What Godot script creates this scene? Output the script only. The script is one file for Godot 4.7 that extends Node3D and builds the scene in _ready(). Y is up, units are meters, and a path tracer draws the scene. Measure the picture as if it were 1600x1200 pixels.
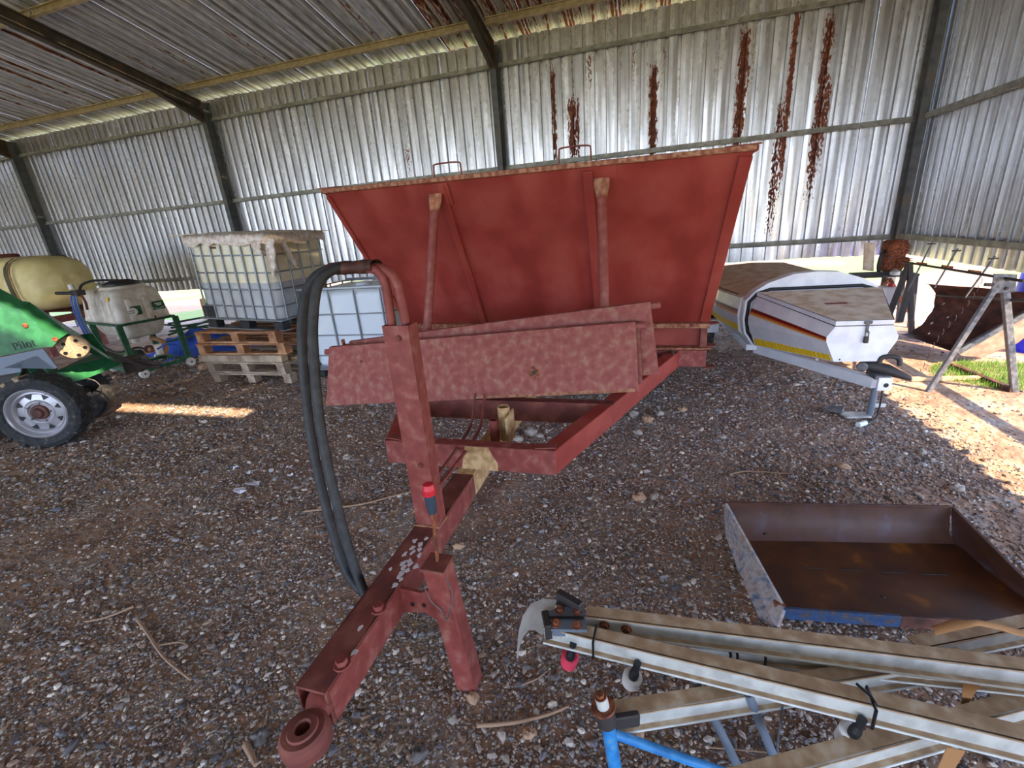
extends Node3D

# ---------------------------------------------------------------- mesh building
class MB:
	var v := PackedVector3Array()
	var n := PackedVector3Array()
	var t := PackedVector2Array()
	var ix := PackedInt32Array()

	func vert(p: Vector3, nn: Vector3, uv := Vector2.ZERO) -> int:
		v.append(p); n.append(nn); t.append(uv)
		return v.size() - 1

	func tri(a: Vector3, b: Vector3, c: Vector3) -> void:
		var nn := (b - a).cross(c - a).normalized()
		var k := v.size()
		for p in [a, b, c]:
			vert(p, nn)
		ix.append_array([k, k + 2, k + 1])

	func quad(a: Vector3, b: Vector3, c: Vector3, d: Vector3) -> void:   # counter-clockwise seen from outside
		var nn := (c - a).cross(d - b).normalized()
		var k := v.size()
		vert(a, nn, Vector2(0, 1)); vert(b, nn, Vector2(1, 1)); vert(c, nn, Vector2(1, 0)); vert(d, nn, Vector2(0, 0))
		ix.append_array([k, k + 2, k + 1, k, k + 3, k + 2])

	func quadm(q: Array) -> MB:
		quad(q[0], q[1], q[2], q[3])
		return self

	func box(c: Vector3, s: Vector3, bev := 0.0, b := Basis()) -> MB:
		var h := s / 2
		bev = minf(bev, minf(h.x, minf(h.y, h.z)) * 0.45)
		var P := func(x: float, y: float, z: float, ax: int) -> Vector3:
			var q := Vector3(x * h.x, y * h.y, z * h.z)
			if bev > 0:
				for k in 3:
					if k != ax:
						q[k] -= signf(q[k]) * bev
			return c + b * q
		for sg in [-1, 1]:
			for ax in 3:
				var u := (ax + 1) % 3
				var w := (ax + 2) % 3
				var cs := []
				for e in [[-1, -1], [1, -1], [1, 1], [-1, 1]]:
					var q := Vector3.ZERO
					q[ax] = sg; q[u] = e[0]; q[w] = e[1]
					cs.append(P.call(q.x, q.y, q.z, ax))
				if sg > 0: quad(cs[0], cs[1], cs[2], cs[3])
				else: quad(cs[3], cs[2], cs[1], cs[0])
		if bev > 0:
			for ax in 3:
				var u := (ax + 1) % 3
				var w := (ax + 2) % 3
				for e in [[-1, -1], [1, -1], [1, 1], [-1, 1]]:
					var q0 := Vector3.ZERO
					q0[u] = e[0]; q0[w] = e[1]
					var q1 := q0
					q0[ax] = -1; q1[ax] = 1
					var A: Vector3 = P.call(q0.x, q0.y, q0.z, u)
					var B: Vector3 = P.call(q0.x, q0.y, q0.z, w)
					var C: Vector3 = P.call(q1.x, q1.y, q1.z, w)
					var D: Vector3 = P.call(q1.x, q1.y, q1.z, u)
					if e[0] * e[1] > 0: quad(A, B, C, D)
					else: quad(B, A, D, C)
			for sx in [-1, 1]:
				for sy in [-1, 1]:
					for sz in [-1, 1]:
						var A: Vector3 = P.call(sx, sy, sz, 0)
						var B: Vector3 = P.call(sx, sy, sz, 1)
						var C: Vector3 = P.call(sx, sy, sz, 2)
						if sx * sy * sz > 0: tri(A, B, C)
						else: tri(A, C, B)
		return self

	func beam(a: Vector3, b: Vector3, w: float, h: float, bev := 0.003, up := Vector3.UP) -> MB:   # w across, h along up
		var z := (b - a).normalized()
		var x := up.cross(z).normalized()
		var y := z.cross(x)
		return box((a + b) / 2, Vector3(w, h, a.distance_to(b)), bev, Basis(x, y, z))

	func extr(poly: PackedVector2Array, a: Vector3, b: Vector3, up := Vector3.UP) -> MB:
		var z := (b - a).normalized()
		var x := up.cross(z).normalized()
		var y := z.cross(x)
		if Geometry2D.is_polygon_clockwise(poly):
			poly = poly.duplicate(); poly.reverse()
		var m := poly.size()
		for i in m:
			var p := poly[i]
			var q := poly[(i + 1) % m]
			var pv := x * p.x + y * p.y
			var qv := x * q.x + y * q.y
			quad(a + pv, a + qv, b + qv, b + pv)
		var tr := Geometry2D.triangulate_polygon(poly)
		for i in range(0, tr.size(), 3):
			var c := []
			for k in 3:
				c.append(x * poly[tr[i + k]].x + y * poly[tr[i + k]].y)
			var ccw: bool = (c[1] - c[0]).cross(c[2] - c[0]).dot(z) > 0
			if not ccw:
				var s = c[1]; c[1] = c[2]; c[2] = s
			tri(b + c[0], b + c[1], b + c[2])
			tri(a + c[0], a + c[2], a + c[1])
		return self

	func tube(pts: Array, r: float, seg := 10, r_end := -1.0, cap := true) -> MB:
		var m := pts.size()
		var up := Vector3.UP
		var d0: Vector3 = (pts[1] - pts[0]).normalized()
		if absf(d0.y) > 0.9: up = Vector3.RIGHT
		var x := up.cross(d0).normalized()
		var first := v.size()
		for i in m:
			var d: Vector3
			if i == 0: d = d0
			elif i == m - 1: d = (pts[i] - pts[i - 1]).normalized()
			else: d = ((pts[i + 1] - pts[i]).normalized() + (pts[i] - pts[i - 1]).normalized()).normalized()
			x = (x - d * x.dot(d)).normalized()
			var y := d.cross(x)
			var rr := r if r_end < 0 else lerpf(r, r_end, float(i) / (m - 1))
			for k in seg:
				var a := TAU * k / seg
				var nn := x * cos(a) + y * sin(a)
				vert(pts[i] + nn * rr, nn)
			if cap and (i == 0 or i == m - 1):
				var nn2 := -d if i == 0 else d
				var c := vert(pts[i], nn2)
				for k in seg:
					var a := TAU * k / seg
					vert(pts[i] + (x * cos(a) + y * sin(a)) * rr, nn2)
				for k in seg:
					var p := c + 1 + k
					var q := c + 1 + (k + 1) % seg
					if i == 0: ix.append_array([c, p, q])
					else: ix.append_array([c, q, p])
		# rows of the side start at first; the first row is followed by its cap
		var row := []
		var at := first
		for i in m:
			row.append(at)
			at += seg + ((seg + 1) if cap and (i == 0 or i == m - 1) else 0)
		for i in m - 1:
			for k in seg:
				var k2 := (k + 1) % seg
				var a: int = row[i] + k
				var b: int = row[i] + k2
				var c: int = row[i + 1] + k2
				var d2: int = row[i + 1] + k
				ix.append_array([a, c, b, a, d2, c])
		return self

	func rod(a: Vector3, b: Vector3, r: float, seg := 10, r_end := -1.0) -> MB:
		return tube([a, b], r, seg, r_end)

	func bolt(p: Vector3, d: Vector3, r := 0.012, h := 0.01) -> MB:   # hexagonal head on a washer
		tube([p, p + d * h * 0.25], r * 1.5, 10)
		return tube([p, p + d * h], r, 6)

	func lathe(prof: PackedVector2Array, seg: int, o: Vector3, b := Basis()) -> MB:   # x radius, y along the axis (b.y)
		var first := v.size()
		var m := prof.size()
		for j in m - 1:     # each band with its own normals
			var e := prof[j + 1] - prof[j]
			var nn := Vector2(e.y, -e.x).normalized()
			for k in seg + 1:
				var a := TAU * k / seg
				var c := cos(a)
				var s := sin(a)
				for q in [prof[j], prof[j + 1]]:
					vert(o + b * Vector3(q.x * c, q.y, q.x * s), b * Vector3(nn.x * c, nn.y, nn.x * s))
		for j in m - 1:
			for k in seg:
				var p := first + j * (seg + 1) * 2 + k * 2
				ix.append_array([p, p + 3, p + 1, p, p + 2, p + 3])
		return self

	func grid(rows: Array, closed := false, smooth := true, two := false) -> MB:   # rows of equally many points
		var m: int = rows.size()
		var w: int = rows[0].size()
		if not smooth:
			for i in m - 1:
				for k in (w if closed else w - 1):
					quad(rows[i][k], rows[i][(k + 1) % w], rows[i + 1][(k + 1) % w], rows[i + 1][k])
			return self
		var first := v.size()
		for i in m:
			for k in w:
				var kl := (k - 1 + w) % w if closed else maxi(k - 1, 0)
				var kr := (k + 1) % w if closed else mini(k + 1, w - 1)
				var du: Vector3 = rows[i][kr] - rows[i][kl]
				var dv: Vector3 = rows[mini(i + 1, m - 1)][k] - rows[maxi(i - 1, 0)][k]
				vert(rows[i][k], du.cross(dv).normalized(), Vector2(float(k) / (w - 1), float(i) / (m - 1)))
		for i in m - 1:
			for k in (w if closed else w - 1):
				var k2 := (k + 1) % w
				var a := first + i * w + k
				var b := first + i * w + k2
				var c := first + (i + 1) * w + k2
				var d := first + (i + 1) * w + k
				ix.append_array([a, c, b, a, d, c])
		return self

	func fan(ring: Array, flip := false) -> MB:
		var c := Vector3.ZERO
		for p in ring: c += p
		c /= ring.size()
		for k in ring.size():
			if flip: tri(c, ring[(k + 1) % ring.size()], ring[k])
			else: tri(c, ring[k], ring[(k + 1) % ring.size()])
		return self

	func slab(ring: Array, d: Vector3) -> MB:   # polygon ring (counter-clockwise seen against d) given thickness along -d
		var nn := Vector3.ZERO
		for k in ring.size():
			nn += (ring[k] - ring[0]).cross(ring[(k + 1) % ring.size()] - ring[0])
		if nn.dot(d) < 0:
			ring = ring.duplicate()
			ring.reverse()
		var low := []
		for p in ring: low.append(p - d)
		fan(ring); fan(low, true)
		var m := ring.size()
		for k in m:
			quad(low[k], low[(k + 1) % m], ring[(k + 1) % m], ring[k])
		return self

	func mesh() -> ArrayMesh:
		var arr := []
		arr.resize(Mesh.ARRAY_MAX)
		arr[Mesh.ARRAY_VERTEX] = v
		arr[Mesh.ARRAY_NORMAL] = n
		arr[Mesh.ARRAY_TEX_UV] = t
		arr[Mesh.ARRAY_INDEX] = ix
		var m := ArrayMesh.new()
		m.add_surface_from_arrays(Mesh.PRIMITIVE_TRIANGLES, arr)
		return m

# ---------------------------------------------------------------- scene bookkeeping
var rng := RandomNumberGenerator.new()
var M := {}
var used := {}

func numbered(called: String) -> String:
	used[called] = used.get(called, -1) + 1
	return called if used[called] == 0 else "%s_%03d" % [called, used[called]]

func tag(o: Node3D, label: String, category: String, group := "", kind := "") -> Node3D:
	if label: o.set_meta("label", label)
	if category: o.set_meta("category", category)
	if group: o.set_meta("group", group)
	if kind: o.set_meta("kind", kind)
	return o

func thing(called: String, label: String, category: String, at := Vector3.ZERO, group := "", kind := "") -> Node3D:
	var o := Node3D.new()
	o.name = numbered(called)
	o.position = at
	add_child(o)
	return tag(o, label, category, group, kind)

func part(called: String, m, mat: Material, parent: Node3D, label := "") -> MeshInstance3D:
	var o := MeshInstance3D.new()
	o.name = called
	o.mesh = m.mesh() if m is MB else m
	o.material_override = mat
	if label: o.set_meta("label", label)
	parent.add_child(o, true)
	return o

func single(called: String, m, mat: Material, label: String, category: String, group := "", kind := "") -> MeshInstance3D:
	var o := MeshInstance3D.new()
	o.name = numbered(called)
	o.mesh = m.mesh() if m is MB else m
	o.material_override = mat
	add_child(o)
	tag(o, label, category, group, kind)
	return o

func V(x: float, y: float, z: float) -> Vector3:
	return Vector3(x, y, z)

func spline(pts: Array, per := 6) -> Array:
	var out := []
	for i in pts.size() - 1:
		var a: Vector3 = pts[maxi(i - 1, 0)]
		var b: Vector3 = pts[i]
		var c: Vector3 = pts[i + 1]
		var d: Vector3 = pts[mini(i + 2, pts.size() - 1)]
		for k in per:
			out.append(b.cubic_interpolate(c, a, d, float(k) / per))
	out.append(pts[-1])
	return out

func noise(freq: float, sd := 1, oct := 4, kind := FastNoiseLite.TYPE_SIMPLEX_SMOOTH) -> FastNoiseLite:
	var f := FastNoiseLite.new()
	f.seed = sd
	f.frequency = freq
	f.noise_type = kind
	f.fractal_octaves = oct
	return f

func ramp(stops: Array) -> Gradient:
	var g := Gradient.new()
	var o := PackedFloat32Array()
	var c := PackedColorArray()
	for s in stops:
		o.append(s[0]); c.append(s[1])
	g.offsets = o; g.colors = c
	return g

func ntex(freq: float, sd: int, stops: Array, size := 256, oct := 5) -> NoiseTexture2D:
	var t := NoiseTexture2D.new()
	t.width = size; t.height = size
	t.seamless = true
	t.noise = noise(freq, sd, oct)
	t.color_ramp = ramp(stops)
	return t

func rgb(r: int, g: int, b: int) -> Color:
	return Color(r / 255.0, g / 255.0, b / 255.0)

# a plain material, or a mottled one when stops are given (noise mapped on three planes, tile metres per repeat)
func mat(c: Color, rough := 0.7, metal := 0.0, stops := [], tile := 0.5, freq := 0.02, bump := 0.0, sd := 3) -> StandardMaterial3D:
	var m := StandardMaterial3D.new()
	m.albedo_color = c
	m.roughness = rough
	m.metallic = metal
	if stops:
		m.albedo_texture = ntex(freq, sd, stops)
		m.albedo_color = Color.WHITE
		m.uv1_triplanar = true
		m.uv1_world_triplanar = false
		m.uv1_scale = Vector3.ONE / tile
	if bump > 0 and stops:
		m.heightmap_enabled = true
		m.heightmap_texture = m.albedo_texture
		m.heightmap_scale = bump
	return m

# ---------------------------------------------------------------- materials
const EAVE := 4.42       # underside of the roof at the back wall
const SLOPE := 0.205
const BACK := -8.2
const RIDGE := 0.86
const SIDE := 3.5

func roof_y(z: float) -> float:
	return EAVE + SLOPE * (z - BACK) if z < RIDGE else EAVE + SLOPE * (2 * RIDGE - BACK - z)

# a zinc sheet with runs of rust: runs are [u, top, bottom, half width, strength] in parts of the sheet
func zinc(runs: Array, sd: int, base: Color, spread: float, patchy := 0.0, streak := 0.16, metal := 0.88, rough := 0.32) -> ORMMaterial3D:
	var w := 160
	var h := 640
	var fine := noise(0.05, sd, 4).get_image(w, h)
	var long := Image.create(w, h, false, Image.FORMAT_L8)
	var nl := noise(0.012, sd + 5, 3)
	var nf := noise(0.09, sd + 9, 3)
	var col := Image.create(w, h, false, Image.FORMAT_RGB8)
	var orm := Image.create(w, h, false, Image.FORMAT_RGB8)
	var rust_a := rgb(96, 48, 34)
	var rust_b := rgb(138, 80, 54)
	for y in h:
		var fy := float(y) / h
		for x in w:
			var fx := float(x) / w
			var f := fine.get_pixel(x, y).r - 0.5
			var l := nl.get_noise_2d(x * 5.0, y * 0.22)
			var r := 0.0
			for q in runs:
				if fy > q[1] - 0.03 and fy < q[2] + 0.03:
					var du: float = absf(fx - q[0]) / q[3]
					if du < 1.6:
						var e := minf(smoothstep(q[1] - 0.02, q[1] + 0.05, fy), 1.0 - smoothstep(q[2] - 0.22, q[2] + 0.02, fy))
						r = maxf(r, q[4] * e * (1.0 - smoothstep(0.5, 1.5, du + nf.get_noise_2d(x, y * 0.35) * 0.9)))
			if patchy > 0:
				r = maxf(r, smoothstep(0.62 - patchy, 0.8 - patchy, 0.5 + l * 0.7 + f * 0.3))
			r = clampf(r + (nf.get_noise_2d(x * 1.7, y * 0.8) * 0.9) * (1.0 if r > 0.05 and r < 0.95 else 0.0), 0, 1)
			r = smoothstep(0.35, 0.6, r)
			var g := 1.0 + f * spread + l * streak
			var c := Color(base.r * g, base.g * g, base.b * g)
			c = c.lerp(rust_a.lerp(rust_b, clampf(0.5 + f * 2.0 + nf.get_noise_2d(x * 0.7, y * 0.7), 0, 1)), r)
			col.set_pixel(x, y, c)
			orm.set_pixel(x, y, Color(1, clampf(rough + f * 0.06 - l * 0.10, 0.2, 0.8) + r * 0.4, (1.0 - r) * metal))
	var m := ORMMaterial3D.new()
	m.albedo_texture = ImageTexture.create_from_image(col)
	m.orm_texture = ImageTexture.create_from_image(orm)
	return m

func make_materials() -> void:
	M.post = mat(rgb(96, 98, 90), 0.55, 0.0, [[0.3, rgb(78, 82, 82)], [0.6, rgb(98, 102, 102)], [0.9, rgb(112, 98, 84)]], 1.5)
	M.rafter = mat(rgb(70, 64, 52), 0.6, 0.0, [[0.3, rgb(62, 56, 44)], [0.7, rgb(84, 76, 60)], [0.95, rgb(110, 70, 40)]], 1.5)
	M.purlin = mat(rgb(186, 170, 140), 0.55, 0.1, [[0.3, rgb(166, 150, 122)], [0.7, rgb(196, 182, 152)]], 1.0)
	M.girt = mat(rgb(150, 150, 140), 0.5, 0.2, [[0.3, rgb(132, 132, 122)], [0.7, rgb(162, 162, 152)]], 1.0)
	# the paint of the red trailer, more or less weathered
	M.red = mat(rgb(150, 44, 34), 0.6, 0.0, [[0.25, rgb(132, 44, 36)], [0.5, rgb(146, 52, 44)], [0.8, rgb(158, 70, 60)]], 1.1, 0.012, 0.0, 5)
	M.red_dust = mat(rgb(160, 80, 74), 0.75, 0.0, [[0.2, rgb(134, 66, 62)], [0.48, rgb(148, 80, 74)], [0.68, rgb(154, 96, 84)], [0.9, rgb(160, 124, 104)]], 0.6, 0.035, 0.1, 8)
	M.red_pink = mat(rgb(164, 70, 66), 0.6, 0.0, [[0.25, rgb(124, 54, 48)], [0.6, rgb(138, 66, 60)], [0.9, rgb(152, 98, 86)]], 0.4, 0.02, 0.05, 12)
	M.red_brown = mat(rgb(110, 52, 42), 0.75, 0.0, [[0.2, rgb(104, 54, 48)], [0.5, rgb(122, 62, 54)], [0.8, rgb(138, 82, 68)]], 0.7, 0.02, 0.06, 15)
	M.cream = mat(rgb(190, 156, 112), 0.8, 0.0, [[0.3, rgb(172, 136, 94)], [0.7, rgb(204, 172, 128)]], 0.3)
	M.dirty_edge = mat(rgb(150, 100, 76), 0.8, 0.0, [[0.3, rgb(130, 74, 56)], [0.7, rgb(176, 130, 100)]], 0.3)
	M.rubber = mat(rgb(44, 45, 48), 0.6, 0.0, [[0.3, rgb(34, 35, 38)], [0.7, rgb(56, 57, 60)]], 0.3)
	M.black = mat(rgb(24, 25, 28), 0.5)
	M.red_cap = mat(rgb(206, 36, 52), 0.4)
	M.grip = mat(rgb(50, 66, 82), 0.5)
	M.dropping = mat(rgb(214, 206, 210), 0.9)
	M.bolt = mat(rgb(120, 62, 48), 0.6, 0.3)
	M.wood = mat(rgb(176, 130, 96), 0.85, 0.0, [[0.2, rgb(150, 104, 72)], [0.5, rgb(184, 136, 100)], [0.8, rgb(208, 166, 128)]], 0.9, 0.012, 0.05, 21)
	M.wood_grey = mat(rgb(176, 158, 138), 0.9, 0.0, [[0.2, rgb(150, 130, 112)], [0.5, rgb(182, 164, 144)], [0.8, rgb(204, 188, 168)]], 0.9, 0.012, 0.05, 22)
	M.poly_cream = mat(rgb(232, 222, 186), 0.45, 0.0, [[0.3, rgb(240, 232, 202)], [0.7, rgb(250, 244, 220)]], 1.2)
	M.poly_full = mat(rgb(172, 176, 180), 0.45, 0.0, [[0.3, rgb(186, 190, 196)], [0.7, rgb(202, 206, 208)]], 1.2)
	M.poly_white = mat(rgb(226, 236, 246), 0.4)
	M.poly_spray = mat(rgb(222, 214, 202), 0.4, 0.0, [[0.3, rgb(204, 192, 176)], [0.7, rgb(230, 224, 214)]], 0.8)
	M.poly_yellow = mat(rgb(212, 192, 118), 0.5, 0.0, [[0.25, rgb(214, 194, 128)], [0.7, rgb(232, 218, 158)]], 1.5)
	M.cage = mat(rgb(150, 156, 162), 0.4, 0.7)
	M.film = mat(rgb(196, 176, 160), 0.3, 0.0, [[0.3, rgb(196, 174, 156)], [0.6, rgb(222, 208, 196)], [0.85, rgb(242, 240, 238)]], 0.4, 0.02, 0.3)
	M.green = mat(rgb(44, 112, 70), 0.35, 0.0, [[0.3, rgb(38, 100, 62)], [0.7, rgb(50, 120, 76)]], 0.6)
	M.green_dark = mat(rgb(28, 84, 52), 0.5, 0.0, [[0.3, rgb(22, 70, 44)], [0.7, rgb(40, 98, 64)]], 0.4)
	M.tyre = mat(rgb(40, 42, 46), 0.85, 0.0, [[0.3, rgb(34, 36, 40)], [0.7, rgb(56, 56, 58)], [0.9, rgb(110, 96, 82)]], 0.4)
	M.mud = mat(rgb(176, 154, 130), 0.95, 0.0, [[0.3, rgb(150, 126, 102)], [0.7, rgb(196, 176, 152)]], 0.2, 0.03, 0.3)
	M.rim = mat(rgb(176, 174, 180), 0.35, 0.5)
	M.rust = mat(rgb(120, 66, 40), 0.85, 0.0, [[0.25, rgb(84, 46, 34)], [0.5, rgb(124, 66, 40)], [0.8, rgb(164, 100, 60)]], 0.3, 0.03, 0.2, 31)
	M.rust_dark = mat(rgb(84, 50, 42), 0.7, 0.0, [[0.2, rgb(56, 32, 28)], [0.5, rgb(88, 50, 40)], [0.75, rgb(112, 72, 58)], [0.9, rgb(140, 110, 92)]], 0.7, 0.02, 0.1, 33)
	M.steel_grey = mat(rgb(104, 104, 108), 0.5, 0.4, [[0.3, rgb(88, 88, 92)], [0.7, rgb(122, 122, 126)]], 0.3)
	M.iron = mat(rgb(66, 62, 62), 0.6, 0.4)
	M.white_paint = mat(rgb(232, 236, 244), 0.3, 0.0, [[0.3, rgb(224, 228, 238)], [0.7, rgb(238, 242, 248)]], 1.0)
	M.dusty_lid = mat(rgb(226, 206, 182), 0.9, 0.0, [[0.2, rgb(208, 184, 156)], [0.5, rgb(230, 212, 188)], [0.85, rgb(240, 230, 214)]], 0.9, 0.02, 0.02, 41)
	M.trough_out = mat(rgb(176, 134, 112), 0.8, 0.0, [[0.3, rgb(160, 116, 96)], [0.7, rgb(190, 152, 130)]], 0.6)
	M.yellow = mat(rgb(246, 206, 20), 0.4)
	M.stripe_red = mat(rgb(122, 26, 20), 0.4)
	M.stripe_orange = mat(rgb(214, 112, 30), 0.4)
	M.stripe_sand = mat(rgb(224, 196, 140), 0.4)
	M.blue = mat(rgb(24, 40, 214), 0.45)
	M.tarp = mat(rgb(40, 84, 180), 0.5)
	M.blue_paint = mat(rgb(44, 130, 196), 0.45, 0.0, [[0.2, rgb(40, 116, 184)], [0.7, rgb(60, 148, 212)], [0.9, rgb(150, 150, 150)]], 0.25)
	M.slate = mat(rgb(112, 122, 136), 0.5, 0.2)
	M.alu = mat(rgb(206, 208, 204), 0.45, 0.3, [[0.3, rgb(188, 190, 186)], [0.7, rgb(220, 222, 218)]], 0.5)
	M.alu_dust = mat(rgb(150, 124, 98), 0.9, 0.0, [[0.25, rgb(164, 134, 104)], [0.6, rgb(186, 158, 126)], [0.9, rgb(204, 186, 162)]], 0.4)
	M.strap = mat(rgb(168, 122, 78), 0.85)
	M.pink = mat(rgb(226, 70, 96), 0.5)
	M.white_plastic = mat(rgb(240, 236, 232), 0.5)
	M.stone = mat(rgb(168, 158, 148), 0.9, 0.0, [[0.2, rgb(140, 130, 122)], [0.5, rgb(172, 160, 150)], [0.8, rgb(196, 180, 164)]], 0.15, 0.03, 0.2)
	M.stone_tan = mat(rgb(190, 154, 124), 0.9, 0.0, [[0.3, rgb(168, 130, 102)], [0.7, rgb(206, 172, 142)]], 0.15, 0.03, 0.2)
	M.stone_dark = mat(rgb(110, 106, 104), 0.9, 0.0, [[0.3, rgb(88, 86, 88)], [0.7, rgb(132, 124, 118)]], 0.15, 0.03, 0.2)
	M.twig = mat(rgb(160, 130, 106), 0.9)
	M.paper = mat(rgb(226, 226, 240), 0.8)

# ---------------------------------------------------------------- scene
func _ready() -> void:
	rng.seed = 7
	var cam := Camera3D.new()
	cam.name = "camera"
	cam.fov = rad_to_deg(2 * atan(600.0 / 706.117))
	cam.transform = Transform3D(Basis(Vector3.UP, 0.305631) * Basis(Vector3.RIGHT, -0.336467) * Basis(Vector3.BACK, -0.0820799), V(0, 1.6, 0))
	cam.near = 0.02
	cam.far = 400
	add_child(cam)
	cam.current = true

	var sky_mat := ProceduralSkyMaterial.new()
	sky_mat.sky_top_color = rgb(146, 172, 218)
	sky_mat.sky_horizon_color = rgb(206, 220, 242)
	sky_mat.sky_curve = 0.2
	sky_mat.ground_bottom_color = rgb(120, 104, 80)
	sky_mat.ground_horizon_color = rgb(150, 140, 110)
	sky_mat.energy_multiplier = 1.0
	var env := Environment.new()
	env.background_mode = Environment.BG_SKY
	env.sky = Sky.new()
	env.sky.sky_material = sky_mat
	env.background_energy_multiplier = 2.3
	env.tonemap_mode = Environment.TONE_MAPPER_LINEAR
	env.tonemap_exposure = 3.95
	env.sdfgi_enabled = true
	env.ssao_enabled = true
	env.ssil_enabled = true
	var we := WorldEnvironment.new()
	we.name = "world"
	we.environment = env
	add_child(we)
	var sun := DirectionalLight3D.new()
	sun.name = "sun"
	sun.light_color = rgb(255, 230, 192)
	sun.light_energy = 1.4
	sun.light_angular_distance = 0.5
	sun.shadow_enabled = true
	sun.basis = Basis.looking_at(V(-1, -1, -0.667))
	add_child(sun)

	make_materials()
	build_shell()
	build_ground()
	build_red_trailer()
	build_boards()
	build_totes()
	build_sprayers()
	build_green_machine()
	build_white_trailer()
	build_right_side()
	build_scoop()
	build_booms()
	build_litter()

# ---------------------------------------------------------------- the shed
# one ribbed zinc sheet, width 0.686, running from y = 0 to y = length (up), inside face towards +z
func ribbed(length: float, sd: int) -> ArrayMesh:
	var r := RandomNumberGenerator.new()
	r.seed = sd
	var m := MB.new()
	var prof := []
	for k in 4:
		var x := k * 0.1715
		prof.append_array([Vector2(x, 0), Vector2(x + 0.060, 0.003), Vector2(x + 0.118, 0), Vector2(x + 0.126, -0.040), Vector2(x + 0.163, -0.040)])
	prof.append(Vector2(0.686, 0))
	var nv := maxi(4, int(length / 0.35))
	var w := 0.686
	for i in prof.size() - 1:
		var a: Vector2 = prof[i]
		var b: Vector2 = prof[i + 1]
		var e := (b - a).normalized()
		var lean := r.randf_range(-0.07, 0.07)
		var base := Vector3(-e.y + lean, 0, e.x).normalized()
		var first := m.v.size()
		for j in nv + 1:
			var f := float(j) / nv
			var tilt := r.randf_range(-0.035, 0.035)
			var side := r.randf_range(-0.03, 0.03)
			var nn := (base + V(side, tilt, 0)).normalized()
			m.vert(V(a.x, f * length, a.y), (nn + V(-0.03, 0, 0)).normalized(), Vector2(a.x / w, 1 - f))
			m.vert(V(b.x, f * length, b.y), (nn + V(0.03, 0, 0)).normalized(), Vector2(b.x / w, 1 - f))
		for j in nv:
			var p := first + j * 2
			m.ix.append_array([p, p + 3, p + 1, p, p + 2, p + 3])
	return m.mesh()

func i_section(w: float, d: float, t := 0.012) -> PackedVector2Array:   # flanges across x, web along y
	var a := w / 2
	var b := d / 2
	var s := t * 0.45
	return PackedVector2Array([Vector2(-a, -b), Vector2(a, -b), Vector2(a, -b + t), Vector2(s, -b + t), Vector2(s, b - t), Vector2(a, b - t), Vector2(a, b), Vector2(-a, b), Vector2(-a, b - t), Vector2(-s, b - t), Vector2(-s, -b + t), Vector2(-a, -b + t)])

func c_section(w: float, d: float, t := 0.006) -> PackedVector2Array:   # open towards -x
	var a := w / 2
	var b := d / 2
	return PackedVector2Array([Vector2(-a, -b), Vector2(a, -b), Vector2(a, b), Vector2(-a, b), Vector2(-a, b - t * 2.5), Vector2(-a + t, b - t * 2.5), Vector2(-a + t, b - t), Vector2(a - t, b - t), Vector2(a - t, -b + t), Vector2(-a + t, -b + t), Vector2(-a + t, -b + t * 2.5), Vector2(-a, -b + t * 2.5)])

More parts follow.
